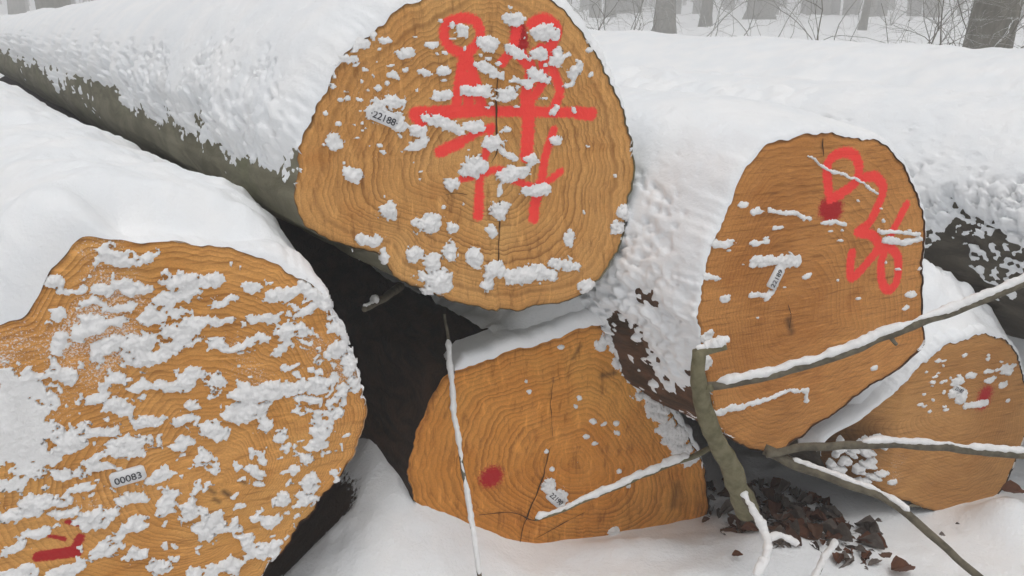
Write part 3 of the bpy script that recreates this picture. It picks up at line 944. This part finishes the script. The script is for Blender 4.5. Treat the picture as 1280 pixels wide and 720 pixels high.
for q in range(260):
    cl.append((random.uniform(60, 440), random.uniform(330, 700), random.uniform(2, 6), random.uniform(1.5, 4), 0))
for q in range(60):
    cl.append((random.uniform(360, 450), random.uniform(360, 520), random.uniform(2, 7), random.uniform(2, 5), 0))
def left_dust(P, P3):
    c = left.loc(15, 530)
    d = np.sqrt(((P[..., 0] - c[0]) / 0.055) ** 2 + ((P[..., 1] - c[1]) / 0.10) ** 2)
    return np.where(d < 1.3, (1.0 - d) + 0.9 * fbm(P3, 55, 4, 300, 0.7), -9) * 0.5
left.clumps(cl, seed=2, res=0.0020, dust=left_dust, h=0.38, hmax=0.014, warp=0.022, crumb=0.6, clear=[(160, 594, 20, 8)])
left.tagplate(160, 594, 36, 17, 7, '00083', 11.5, dy=-0.1)

# ---- middle log
mid = Log('log', 'small golden log at ground level in the middle with a dark red dot',
          [(566, 464), (610, 449), (660, 433), (715, 416), (745, 410), (772, 418), (795, 440), (812, 475), (838, 512), (862, 550), (880, 585), (885, 612),
           (884, 642), (872, 680), (820, 715), (760, 724), (700, 722), (640, 710), (590, 688), (545, 658), (518, 628), (512, 592), (519, 548), (533, 512), (550, 480)],
          (722, 578), 1.66, 18, 560, 130)
mid.stroke(1, 27, [(613, 597), (615, 595)], 7)
mid.stroke(2, 5, [(846, 606), (843, 632)], 7)
mid.stroke(2, 4, [(752, 470), (768, 466)], 4)
mid.stroke(2, 2, [(716, 448), (726, 432)], 3)
def mid_relief(P):
    # the right shoulder slopes back from the saw cut
    x0 = mid.loc(748, 412)
    x1 = mid.loc(840, 580)
    d = (P - x0) @ np.array([x1[1] - x0[1], -(x1[0] - x0[0])])
    d = -d / np.linalg.norm(x1 - x0)
    if d[0].mean() > 0:
        d = -d
    return -0.7 * np.clip(d, 0, 0.2) * sstep(mid.loc(0, 600)[1] - 0.02, mid.loc(0, 560)[1] + 0.02, P[..., 1])
mid.face(W_MID, mid_relief, lambda P: -0.25)
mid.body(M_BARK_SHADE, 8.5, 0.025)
mid.cap(T=0.03, lo=0.35, hi=0.75, lump=0.005, seed=3, thick=lambda P, ts, up, th: np.where(P[..., 0] > mid.loc(566, 460)[0], th * np.minimum(1, 0.25 + (P[..., 0] - mid.loc(566, 460)[0]) / 0.04), -0.03), noise_scale=6, rag=0.12, front=0.022, tmax=0.075)
band = []
for q in range(85):
    t = random.random()
    x = 752 + t * 98 + (t * t - t) * -10
    y = 420 + t * 150
    band.append((x + random.uniform(-4, 28) * (1 - 0.35 * t), y + random.uniform(-10, 8), random.uniform(4, 9), random.uniform(4, 8), 0))
for (x, y) in [(663, 490), (658, 478), (724, 498), (702, 432), (720, 508), (733, 545), (744, 553), (772, 541), (771, 528), (684, 564), (690, 586), (785, 605), (755, 530), (742, 526), (773, 588)]:
    band.append((x, y, 4, 3, 0))
band += [(780, 672, 12, 8, 0), (768, 664, 8, 6, 0), (720, 690, 10, 5, 0), (795, 668, 5, 4, 0), (700, 625, 8, 12, 0), (684, 608, 8, 9, 0)]
mid.clumps(band, seed=3, hmax=0.014, clear=[(694, 622, 7, 7)])
mid.crack([(686, 560), (680, 590), (672, 612), (655, 655), (648, 690)], 2.2)
mid.crack([(598, 643), (640, 640), (668, 650), (700, 640)], 1.8)
mid.crack([(670, 672), (710, 650), (730, 640)], 1.6)
mid.crack([(690, 545), (688, 500), (692, 470)], 1.2)
mid.tagplate(694, 622, 25, 15, -48, '22190', 9)

# ---- right log
right = Log('log', 'tall pear shaped right log with curly red painted digits beside a dark red dot',
            [(958, 179), (995, 172), (1030, 170), (1068, 171), (1099, 176), (1127, 203), (1140, 231), (1157, 278), (1155, 331), (1152, 400), (1157, 430), (1130, 456), (1080, 490),
             (1030, 525), (985, 557), (965, 565), (936, 560), (905, 540), (889, 505), (880, 450), (874, 400), (882, 340), (895, 294), (917, 244), (936, 206)],
            (988, 392), 1.54, 24, 560, 130)
for wd, pts in [(13, [(1036, 240), (1034, 208), (1046, 193), (1064, 192), (1073, 206), (1070, 226), (1054, 240), (1038, 248)]), (13, [(1052, 242), (1040, 247)]),
                (13, [(1080, 222), (1094, 221), (1104, 236), (1098, 256), (1086, 280), (1073, 290), (1090, 294), (1098, 308), (1084, 328), (1066, 347), (1063, 335), (1065, 317)]),
                (12, [(1133, 256), (1114, 293)]), (13, [(1112, 300), (1101, 328), (1104, 356), (1113, 362), (1122, 348), (1122, 322), (1110, 308), (1100, 312)])]:
    right.stroke(0, wd, pts, 2.6)
right.stroke(1, 30, [(1036, 260), (1041, 264)], 7)
right.stroke(2, 5, [(985, 400), (990, 415)], 5)
right.face(W_RIGHT, None, lambda P: -0.14)
right.body(M_BARK_BROWN, 9.5, 0.02)
right.cap(T=0.05, lo=-0.35, hi=0.75, lump=0.013, seed=4, noise_scale=11, fine=0.0065, rag=0.34, front=0.30)
flecks(right, 32, -0.7, 0.3, 0.08, 1.5)
rc = [('line', 4, [(1010, 197), (1035, 210), (1070, 226), (1098, 241)]), ('line', 6, [(960, 262), (990, 266), (1012, 272)]), ('line', 5, [(1030, 277), (1058, 280)]),
      ('line', 5, [(1098, 288), (1125, 291), (1150, 290)]), ('line', 7, [(1105, 300), (1130, 302), (1152, 297)]),
      ('line', 12, [(942, 328), (965, 324), (978, 326), (997, 325)]), ('line', 12, [(978, 328), (966, 350), (960, 368)]), ('line', 7, [(938, 368), (960, 366)]),
      ('line', 8, [(895, 516), (930, 507)]), ('line', 6, [(930, 507), (960, 497), (985, 489), (1008, 489), (1010, 500)]),
      (904, 303, 14, 5, 0), (949, 303, 11, 4, 0), (971, 284, 9, 3, 0), (890, 346, 9, 4, 10), (907, 373, 6, 5, 0), (1007, 345, 6, 3, 0), (1137, 368, 7, 4, 0), (1132, 384, 5, 3, 0),
      (1092, 460, 4, 3, 0), (946, 262, 7, 5, 0), (928, 256, 6, 3, 0), (884, 420, 7, 10, 0), (882, 452, 6, 8, 0)]
for q in range(26):
    rc.append((random.uniform(900, 1150), random.uniform(250, 400), random.uniform(1.5, 3.5), random.uniform(1, 2), 0))
right.clumps(rc, seed=4, hmax=0.010, clear=[(966, 350, 8, 12)])
right.crack([(1028, 172), (1027, 182), (1029, 195)], 2.6)
right.crack([(984, 380), (987, 395), (985, 412)], 2.0)
right.tagplate(968, 347, 26, 13, 62, '22189', 9)

# ---- low right log
low = Log('log', 'low log at the right edge with a smeared dark red dot under thick snow',
          [(1035, 548), (1080, 522), (1125, 485), (1160, 448), (1195, 427), (1245, 420), (1270, 442), (1286, 500), (1277, 560), (1252, 612), (1212, 641), (1170, 640), (1120, 622), (1060, 603), (1028, 578)],
          (1205, 505), 1.84, 20, 480, 110)
low.stroke(1, 19, [(1232, 492), (1229, 502)], 8)
low.stroke(2, 34, [(1055, 570), (1080, 560)], 30)
def low_relief(P):
    x0 = low.loc(1118, 560)[0]
    return -0.5 * np.clip(x0 - P[..., 0], 0, 0.2)
low.face(W_LOW, low_relief)
low.body(M_BARK_DARK, 8.0, 0.02)
low.cap(T=0.022, lo=-0.1, hi=0.6, lump=0.012, seed=5, noise_scale=12, rag=0.3, front=0.04)
lc = [(1197, 475, 8, 6, 0), (1192, 490, 7, 6, 0), (1201, 494, 7, 9, 0), ('line', 7, [(1207, 507), (1232, 503)]), (1214, 467, 8, 3, 0), (1238, 462, 7, 3, 0), (1258, 461, 8, 5, 30), (1235, 475, 6, 3, 0), (1254, 480, 5, 3, 0)]
for q in range(40):
    lx, ly = random.uniform(1150, 1270), random.uniform(440, 520)
    if abs(lx - 1231) > 20 or abs(ly - 496) > 20:
        lc.append((lx, ly, random.uniform(1.5, 4), random.uniform(1, 2.5), 0))
for q in range(46):
    lc.append((random.uniform(1040, 1118), random.uniform(545, 605), random.uniform(2, 8), random.uniform(1.5, 4), 20))
low.clumps(lc, seed=5, hmax=0.012)
low.tagplate(1196, 486, 14, 9, -30, '22187', 5.5)

# ---- log behind, its cut end beyond the right edge: only the bark flank shows
def sw_point(s_, w_, z):
    p = AX * s_ + NX * w_
    return np.array([p[0], p[1], z])
def circle(r, n=28, ex=1.0):
    a = np.arange(n) / n * 2 * math.pi
    return np.stack([r * ex * np.cos(a), r * np.sin(a)], -1)
back = Log('log', 'dark barked log behind the pear shaped one, snow over its back, running off right', circle(0.27), sw_point(0.45, 2.32, 0.62), 0, 35.7, 520, 40, False)
back.face(W_LOW)
back.body(M_BARK_DARK, 9.5, 0.02, rough=0.010)
back.cap(T=0.06, lo=0.0, hi=0.85, lump=0.014, seed=6, noise_scale=10, rag=0.45, fine=0.007)

# ------------------------------------------------------------------ snow drifted over the rest of the pile
def build_drift():
    ss = nonuniform(0.80, 2.4, 0.79, 15, 0.008, 1.05)
    ws = np.concatenate([np.arange(0.93, 2.2, 0.010), np.arange(2.2, 5.4, 0.022)])
    S, W = np.meshgrid(ss, ws, indexing='ij')
    P = S[..., None] * AX + W[..., None] * NX
    crest = np.zeros_like(S)
    for c, h, r in ((1.40, 0.83, 0.30), (2.30, 0.93, 0.34), (2.95, 0.86, 0.40), (3.60, 0.98, 0.45)):
        crest = np.maximum(crest, h - 0.10 * ((W - c) / r) ** 2 - 0.0)
    k = 0.60
    H = np.logaddexp(crest * 18, k * 18) / 18
    H = H * sstep(4.9, 3.95, W) + 0.02 * (1 - sstep(4.9, 3.95, W))
    def edge_of(L):
        q = L.out
        p = L.O + q[:, :1] * L.e1 + q[:, 1:] * L.e2
        es, ew = sw(p)
        wsamp = np.linspace(ew.min() + 0.01, ew.max() - 0.01, 40)
        z, s_ = [], []
        for x in wsamp:
            k_ = np.abs(ew - x) < 0.012
            i_ = np.where(k_)[0][np.argmax(p[k_, 2])]
            z.append(p[i_, 2])
            s_.append(es[i_])
        return wsamp, np.array(z), np.array(s_)
    w1, z1, s1 = edge_of(mid)
    w2, z2, s2 = edge_of(low)
    sel = (w1 > 0.90) & (w1 < 1.14)
    kw = np.concatenate([w1[sel], [1.25, w2[0] - 0.02], w2, [w2[-1] + 0.12, 2.7, 5.4]])
    s0 = np.interp(W, kw, np.concatenate([s1[sel] + 0.012, [1.24, 1.3], s2 + 0.010, [1.0, 0.9, 0.8]]))
    zb = np.interp(W, kw, np.concatenate([z1[sel] - 0.004, [0.50, 0.45], z2 - 0.004, [0.42, 0.5, 0.5]]))
    lowm = sstep(1.5, 1.62, W) * sstep(2.2, 2.05, W)
    dS = np.clip(S - s0, 0, 9)
    lend = np.where(W > 1.35, sstep(w2[0] + 0.01, w2[0] + 0.14, W), 1.0)
    ramp = zb + lend * (0.035 + 0.012 * lowm) * np.sqrt(np.clip(dS / 0.06, 0, 1)) * (1 + 0.5 * fbm(P, 14, 3, 210)) + dS * (0.95 - 0.5 * lowm) * lend * sstep(0.95, 1.07, W)
    H = np.where(dS < 0.9, -np.logaddexp(-H * 30, -ramp * 30) / 30, H)
    front = S < s0 - 0.004
    H = H + 0.022 * fbm(P, 1.6, 3, 200) * sstep(1.2, 1.8, S) + 0.014 * fbm(P, 5, 3, 201)
    H = H + lowm * sstep(0.0, 0.06, dS) * (0.035 * fbm(P, 9, 4, 220, 0.6) + 0.024 * (0.5 - worley(P, 22, 221)))
    rough = sstep(2.0, 2.2, W) * sstep(2.7, 2.4, W)
    H = H + (0.012 + 0.03 * rough) * (0.5 - worley(P, 11, 202)) + 0.010 * (0.5 - worley(P, 34, 203)) * (0.35 + 0.65 * sstep(1.9, 1.4, S))
    near = (S < s0) & (S > s0 - 0.012)
    front = S < s0 - 0.012
    P = np.where(near[..., None], s0[..., None] * AX + W[..., None] * NX, P)
    H = np.where(near, zb, H)
    V = np.stack([P[..., 0], P[..., 1], H], -1).reshape(-1, 3)
    Fc = grid_faces(len(ss), len(ws))
    ok = ~front.reshape(-1)[Fc].any(1)
    V2, F2, _ = compact(V, Fc, ok)
    o = mesh_obj('snow_drift', V2, F2, M_SNOW)
    tag(o, 'deep smooth snow drifted over the pile behind the upper and right logs', 'snow', kind='stuff')
build_drift()

# ------------------------------------------------------------------ sticks and branches
def pts3(pl):
    return np.array([at(x, y, Y) for x, y, Y in pl])

def stick(name, label, pl, r0, r1, mat, snow=None, parts=(), seed=0, cat='branch'):
    P = catmull(pts3(pl), 60)
    base = P[0].copy()
    root = empty(name, Matrix.Translation(Vector(base)))
    tag(root, label, cat)
    R = np.linspace(r0, r1, 60) * (1 + 0.12 * vnoise(P, 40, seed)) 
    P = P + 0.0025 * np.stack([vnoise(P, 25, seed + 1), vnoise(P, 25, seed + 2), vnoise(P, 25, seed + 3)], -1)
    V, Fc = tube(P - base, R, 10)
    mesh_obj('stem', V, Fc, mat, root)
    if snow:
        snow_on(P, R, root, base, *snow, seed=seed)
    for pl2, a, b, sn in parts:
        P2 = catmull(pts3(pl2), 30)
        R2 = np.linspace(a, b, 30)
        V, Fc = tube(P2 - base, R2, 8)
        mesh_obj('side_twig', V, Fc, mat, root)
        if sn:
            snow_on(P2, R2, root, base, *sn, seed=seed + 9)
    return root

def snow_on(P, R, root, base, a, b, thick, wide=1.0, seed=0):
    """a ridge of snow along the top of a stem between the fractions a and b"""
    n0 = len(P)
    u = np.linspace(a, b, max(40, int(200 * (b - a))))
    Q = np.stack([np.interp(u * (n0 - 1), np.arange(n0), P[:, i]) for i in range(3)], -1)
    r = np.interp(u * (n0 - 1), np.arange(n0), R)
    nz = 0.5 + 0.5 * fbm(Q, 60, 3, 400 + seed)
    rs = thick * (0.55 + 0.75 * nz)
    endf = np.clip(np.minimum(u - a, b - u) / (0.03 * max(b - a, .1)), 0, 1) ** 0.5
    rs = rs * np.maximum(endf, 0.05) * (0.45 + 0.55 * sstep(-0.45, 0.0, fbm(Q, 13, 3, 420 + seed)))
    Q[:, 2] += r * 0.75 + rs * 0.35
    V, Fc = tube(Q, rs * wide, 12)
    V = V + 0.18 * thick * np.stack([vnoise(V, 130, 5 + seed), vnoise(V, 130, 6 + seed), vnoise(V, 130, 7 + seed)], -1)
    mesh_obj('snow_ridge', V - base, Fc, M_CLUMP, root, kind='stuff')

stick('stick', 'thin upright stick coated in snow crossing the middle log', [(556, 392, 1.60), (561, 440, 1.57), (566, 500, 1.54), (574, 560, 1.51), (586, 635, 1.46), (600, 722, 1.40)],
      0.003, 0.0045, M_TWIG, (0.10, 1.0, 0.0062), seed=1)
stick('stick', 'short slanting stick with a snow ridge across the middle log', [(668, 650, 1.52), (720, 630, 1.53), (790, 600, 1.55), (840, 580, 1.57), (890, 560, 1.60)],
      0.004, 0.0062, M_TWIG_OLIVE, (0.0, 0.86, 0.0085), seed=2)
stick('branch', 'long snow topped branch slanting up to the right edge past the pear shaped log',
      [(868, 484, 1.390), (900, 482, 1.390), (960, 471, 1.390), (1040, 447, 1.400), (1120, 415, 1.410), (1200, 385, 1.430), (1300, 345, 1.450)],
      0.0085, 0.0085, M_TWIG, (0.06, 1.0, 0.0085), seed=3,
      parts=[([(1112, 419, 1.410), (1118, 428, 1.405), (1121, 431, 1.400)], 0.005, 0.003, None)])
stick('branch', 'thick olive upright branch stub with a snow cap beside the pear shaped log',
      [(935, 640, 1.490), (915, 590, 1.460), (893, 545, 1.420), (879, 510, 1.400), (873, 470, 1.380), (873, 438, 1.380)],
      0.024, 0.0125, M_TWIG_OLIVE, None, seed=4,
      parts=[([(871, 442, 1.380), (886, 437, 1.378), (908, 432, 1.375)], 0.010, 0.008, (0.0, 1.0, 0.0125)),
             ([(876, 490, 1.390), (884, 486, 1.380), (890, 485, 1.375)], 0.008, 0.007, None)])
stick('branch', 'lower branch with snow ridge running level to the right edge', [(958, 568, 1.480), (1000, 560, 1.480), (1060, 556, 1.480), (1130, 556, 1.480), (1210, 562, 1.480), (1300, 572, 1.480)],
      0.0085, 0.0085, M_TWIG, (0.34, 1.0, 0.0075), seed=5)
stick('branch', 'dark branch bending down across the snow to the bottom right', [(955, 563, 1.500), (990, 578, 1.480), (1050, 600, 1.430), (1105, 622, 1.390), (1135, 645, 1.350), (1180, 685, 1.290), (1245, 740, 1.220)],
      0.011, 0.0065, M_TWIG, (0.12, 0.62, 0.006), seed=6,
      parts=[([(1128, 636, 1.360), (1140, 632, 1.370), (1150, 634, 1.370)], 0.003, 0.002, None)])
stick('stick', 'snow caked forked twig at the bottom below the olive stub', [(928, 618, 1.46), (942, 645, 1.43), (958, 672, 1.40), (958, 695, 1.37), (944, 725, 1.34)],
      0.006, 0.006, M_TWIG, (0.0, 1.0, 0.0115), seed=7, parts=[([(958, 678, 1.40), (975, 672, 1.41), (997, 682, 1.41)], 0.004, 0.003, (0.0, 1.0, 0.0075))])
stick('stick', 'small snowy twig poking from the leaf litter at the bottom', [(1045, 678, 1.45), (1030, 700, 1.42), (1015, 728, 1.38)], 0.004, 0.006, M_TWIG, (0.0, 1.0, 0.0075), seed=8)
stick('stick', 'broken twig with a snow tip in the dark gap under the upper log', [(456, 387, 1.50), (474, 376, 1.58), (500, 358, 1.72)], 0.006, 0.010, M_TWIG, (0.0, 0.28, 0.0085), seed=9)
# ------------------------------------------------------------------ fallen leaves
def leaf_mesh(name, mat, curl, L=0.05, Wd=0.026):
    n = 9
    t = np.linspace(-1, 1, n)
    half = Wd / 2 * (np.clip(1 - t ** 2, 0, 1) ** 0.75 * (1 - 0.25 * t) + 0.02)
    rows = []
    for i in range(n):
        for q in (-1, -0.5, 0, 0.5, 1):
            x = t[i] * L / 2
            y = q * half[i]
            rows.append((x, y, curl * (y / Wd) ** 2 * 0.05 + 0.25 * curl * x * x / L + 0.002 * math.sin(9 * t[i] + 4 * q)))
    Fc = grid_faces(n, 5)
    V = np.array(rows)
    V2 = np.vstack([V, V - np.array([0, 0, 0.0007])])
    me = bpy.data.meshes.new(name)
    me.from_pydata([tuple(v) for v in V2], [], [tuple(f[::-1]) for f in Fc] + [tuple(f + len(V)) for f in Fc])
    me.materials.append(mat)
    for p in me.polygons:
        p.use_smooth = True
    return me
LEAVES = [leaf_mesh('leaf', M_LEAF[i % 4], c, L, Wd) for i, (c, L, Wd) in enumerate([(1.2, .055, .03), (-1.0, .045, .022), (1.8, .06, .034), (2.2, .05, .018), (-1.5, .05, .03), (0.8, .035, .016), (1.4, .045, .026), (1.0, .06, .016)])]
def put_leaf(x, y, dz, me, sc, rot):
    z = float(ground_z(np.array([x]), np.array([y]))[0])
    o = bpy.data.objects.new('leaf', me)
    COL.objects.link(o)
    o.location = (x, y, z + dz)
    o.rotation_euler = rot
    o.scale = (sc, sc, sc)
    o.parent = GROUND
lp = at_z(992, 638, 0.04)
for q in range(210):
    a = random.uniform(0, 2 * math.pi)
    r = math.sqrt(random.random())
    x, y = lp[0] + 0.20 * r * math.cos(a) - 0.02 - 0.05 * r * math.sin(a), lp[1] + 0.20 * r * math.sin(a)
    put_leaf(x, y, random.uniform(-0.012, 0.010), LEAVES[random.randrange(8)], random.uniform(0.4, 1.3), (random.uniform(-0.16, 0.16), random.uniform(-0.16, 0.16), random.uniform(0, 6.28)))
for (px, py, sc, k) in [(1130, 705, 1.05, 2), (1262, 632, 0.9, 2), (1075, 690, 0.5, 3), (1100, 640, 0.35, 3), (1180, 657, 0.3, 3), (1200, 640, 0.3, 5), (1060, 705, 0.6, 1), (920, 712, .4, 2)]:
    p = at_z(px, py, 0.03)
    put_leaf(p[0], p[1], 0.014, LEAVES[k], sc, (random.uniform(-0.3, 0.3), random.uniform(-0.2, 0.2), random.uniform(-0.5, 0.3)))

# ------------------------------------------------------------------ the wood behind
def branch_rec(mb, p, d, L, r, depth, rs, sides=6, droop=0.0):
    n = 7
    pts = [p]
    dd = d.copy()
    for i in range(n):
        dd = dd + np.array([rs.normal(0, 0.19), rs.normal(0, 0.19), rs.normal(0.02 - droop, 0.14)])
        dd /= np.linalg.norm(dd)
        pts.append(pts[-1] + dd * L / n)
    pts = np.array(pts)
    V, Fc = tube(pts, np.linspace(r, r * 0.45, n + 1), sides if depth > 1 else 4, cap=False)
    mb.add(V, Fc)
    if depth > 0:
        for k in range(rs.integers(3, 6)):
            i = rs.integers(2, n + 1)
            nd = dd + np.array([rs.normal(0, 0.7), rs.normal(0, 0.7), rs.normal(0.1, 0.5)])
            nd /= np.linalg.norm(nd)
            branch_rec(mb, pts[i], nd, L * rs.uniform(0.4, 0.7), r * 0.45, depth - 1, rs, sides, droop)

def tree(label, px, Y, dia, lean=0.0, h=11.0, seed=0, limbs=7, low=1.0):
    if Y > 10:
        Y, dia = Y * 1.9, dia * 1.9
    rs = np.random.default_rng(seed + 500)
    x = at(px, 60, Y)[0]
    z0 = float(ground_z(np.array([x]), np.array([Y]))[0]) - 0.1
    root = empty('bare_tree', Matrix.Translation(Vector((x, Y, z0))))
    tag(root, label, 'tree', 'bare trees in the mist')
    n = 24
    zz = np.linspace(0, h, n)
    P = np.stack([lean * zz + 0.04 * vnoise(np.stack([zz, zz * 0, zz * 0 + seed], -1), 0.6, seed), 0.04 * vnoise(np.stack([zz, zz * 0 + 9, zz * 0 + seed], -1), 0.6, seed), zz], -1)
    R = dia / 2 * (1 - 0.6 * zz / h) * (1 + 0.35 * np.exp(-zz / 0.25))
    V, Fc = tube(P, R, 16)
    V = V + 0.02 * dia * np.stack([vnoise(V, 5, 1), vnoise(V, 5, 2), 0 * V[:, 0]], -1)
    mesh_obj('trunk', V, Fc, M_TREE, root)
    mb = MB()
    for k in range(limbs):
        i = rs.integers(int(n * low / h), n)
        a = rs.uniform(0, 6.28)
        d = np.array([math.cos(a), math.sin(a), rs.uniform(0.1, 0.8)])
        branch_rec(mb, P[i], d / np.linalg.norm(d), rs.uniform(1.0, 2.2), R[i] * 0.35, 2, rs)
    mb.build('crown', M_TREE, root)
TREES = [(1236, 9.5, 0.50, 0.03, 'thick grey trunk near the top right corner'), (830, 14, 0.34, 0.0, 'grey trunk in mist right of the upper log'),
         (946, 21, 0.62, 0.0, 'wide faint trunk in mist above the snow drift'), (76, 13, 0.50, -0.01, 'grey trunk at the top left above the snowy log'),
         (880, 17, 0.22, 0.02, 'slim pale trunk between the two misty trunks right of the upper log'), (760, 24, 0.30, 0.0, 'faint trunk just right of the upper log top'),
         (1010, 26, 0.42, -0.01, 'very faint trunk in the middle of the right background'), (1160, 24, 0.36, 0.01, 'faint trunk left of the thick corner tree'),
         (30, 22, 0.4, 0.0, 'pale trunk in the top left corner'), (230, 20, 0.45, 0.0, 'faint trunk above the snowy back of the upper log'),
         (355, 17, 0.35, 0.0, 'misty trunk above the middle of the snowy log back'), (1075, 16, 0.13, 0.05, 'thin dark sapling left of the thick corner tree')]
for i, (px, Y, d, ln, lb) in enumerate(TREES):
    tree(lb, px, Y, d, ln, seed=i, limbs=6 if Y < 20 else 4)

def shrub(label, px, Y, h, seed, stems=4):
    Y, h = Y * 1.7, h * 1.5
    rs = np.random.default_rng(seed + 900)
    x = at(px, 60, Y)[0]
    z0 = float(ground_z(np.array([x]), np.array([Y]))[0]) - 0.05
    root = empty('bare_shrub', Matrix.Translation(Vector((x, Y, z0))))
    tag(root, label, 'shrub', 'bare shrubs in the mist')
    for k in range(stems):
        mb = MB()
        a = rs.uniform(0, 6.28)
        d = np.array([0.35 * math.cos(a), 0.35 * math.sin(a), 1.0])
        q0 = rs.uniform(0.1, 0.7)
        branch_rec(mb, np.array([q0 * math.cos(a), q0 * math.sin(a), 0.0]), d / np.linalg.norm(d), h * rs.uniform(0.7, 1.1), rs.uniform(0.005, 0.013), 3, rs, 5, 0.07)
        mb.build('stem', M_TREE, root)
SHRUBS = [(1090, 5.2, 0.95, 'dark bare shrub left of the thick corner tree'), (1150, 5.6, 1.0, 'bare shrub with snowy twigs touching the thick corner tree'), (1268, 5.2, 1.0, 'bare shrub right of the thick corner tree'),
          (1030, 11, 1.5, 'misty bare shrub over the far snow crest'), (965, 13, 1.5, 'pale bare shrub beside the wide faint trunk'), (900, 12, 1.4, 'pale bare shrub between misty trunks'),
          (770, 11, 1.5, 'snowy bare shrub right of the upper log'), (742, 6.0, 0.9, 'arching bare shrub by the shoulder of the upper log'), (850, 12, 1.5, 'bare shrub beside the grey misty trunk'), (1190, 12, 1.6, 'bare shrub in the mist behind the thick corner tree')]
for i, (px, Y, h, lb) in enumerate(SHRUBS):
    shrub(lb, px, Y, h, i)

def far_wood():
    rs = np.random.default_rng(77)
    mb = MB()
    for k in range(420):
        Y = 44 + 130 * rs.uniform(0, 1) ** 1.3
        x = rs.uniform(-0.9, 0.9) * Y
        r = rs.uniform(0.10, 0.42)
        zz = np.linspace(-0.4, 12, 6)
        P = np.stack([x + rs.normal(0, 0.02) * zz, Y + 0 * zz, zz], -1)
        V, Fc = tube(P, r * (1 - 0.05 * zz), 8, False)
        mb.add(V, Fc)
        if Y < 60:
            for q in range(4):
                a = rs.uniform(0, 6.28)
                d = np.array([math.cos(a), math.sin(a), 0.5])
                branch_rec(mb, np.array([x, Y, rs.uniform(0.8, 6)]), d / np.linalg.norm(d), rs.uniform(1.4, 3.2), 0.035, 1, rs, 4)
    for k in range(60):
        Y = rs.uniform(26, 60)
        x = rs.uniform(-0.8, 0.8) * Y
        for q in range(5):
            a = rs.uniform(0, 6.28)
            d = np.array([0.6 * math.cos(a), 0.6 * math.sin(a), 0.8])
            branch_rec(mb, np.array([x, Y, -0.1]), d / np.linalg.norm(d), rs.uniform(0.8, 2.2), 0.016, 1, rs, 4)
    o = mb.build('far_wood', M_TREE)
    tag(o, 'far bare trunks and undergrowth fading into white mist', 'woods', kind='stuff')
far_wood()

# ------------------------------------------------------------------ mist
def haze():
    x0, x1, y0, y1, z0, z1 = -150, 150, -25, 215, -1.6, 13.5
    V = [(x, y, z) for z in (z0, z1) for y in (y0, y1) for x in (x0, x1)]
    Fc = [(0, 2, 3, 1), (4, 5, 7, 6), (0, 1, 5, 4), (2, 6, 7, 3), (0, 4, 6, 2), (1, 3, 7, 5)]
    m = bpy.data.materials.new('haze')
    m.use_nodes = True
    m.node_tree.nodes.clear()
    out = m.node_tree.nodes.new('ShaderNodeOutputMaterial')
    vol = m.node_tree.nodes.new('ShaderNodeVolumePrincipled')
    vol.inputs['Color'].default_value = (0.95, 0.95, 0.955, 1)
    vol.inputs['Density Attribute'].default_value = ''
    m.cycles.homogeneous_volume = True
    vol.inputs['Density'].default_value = 0.0185
    m.node_tree.links.new(vol.outputs[0], out.inputs['Volume'])
    o = mesh_obj('haze', V, np.array(Fc), m, smooth=False)
    tag(o, 'pale winter mist filling the wood', 'haze', kind='stuff')
haze()
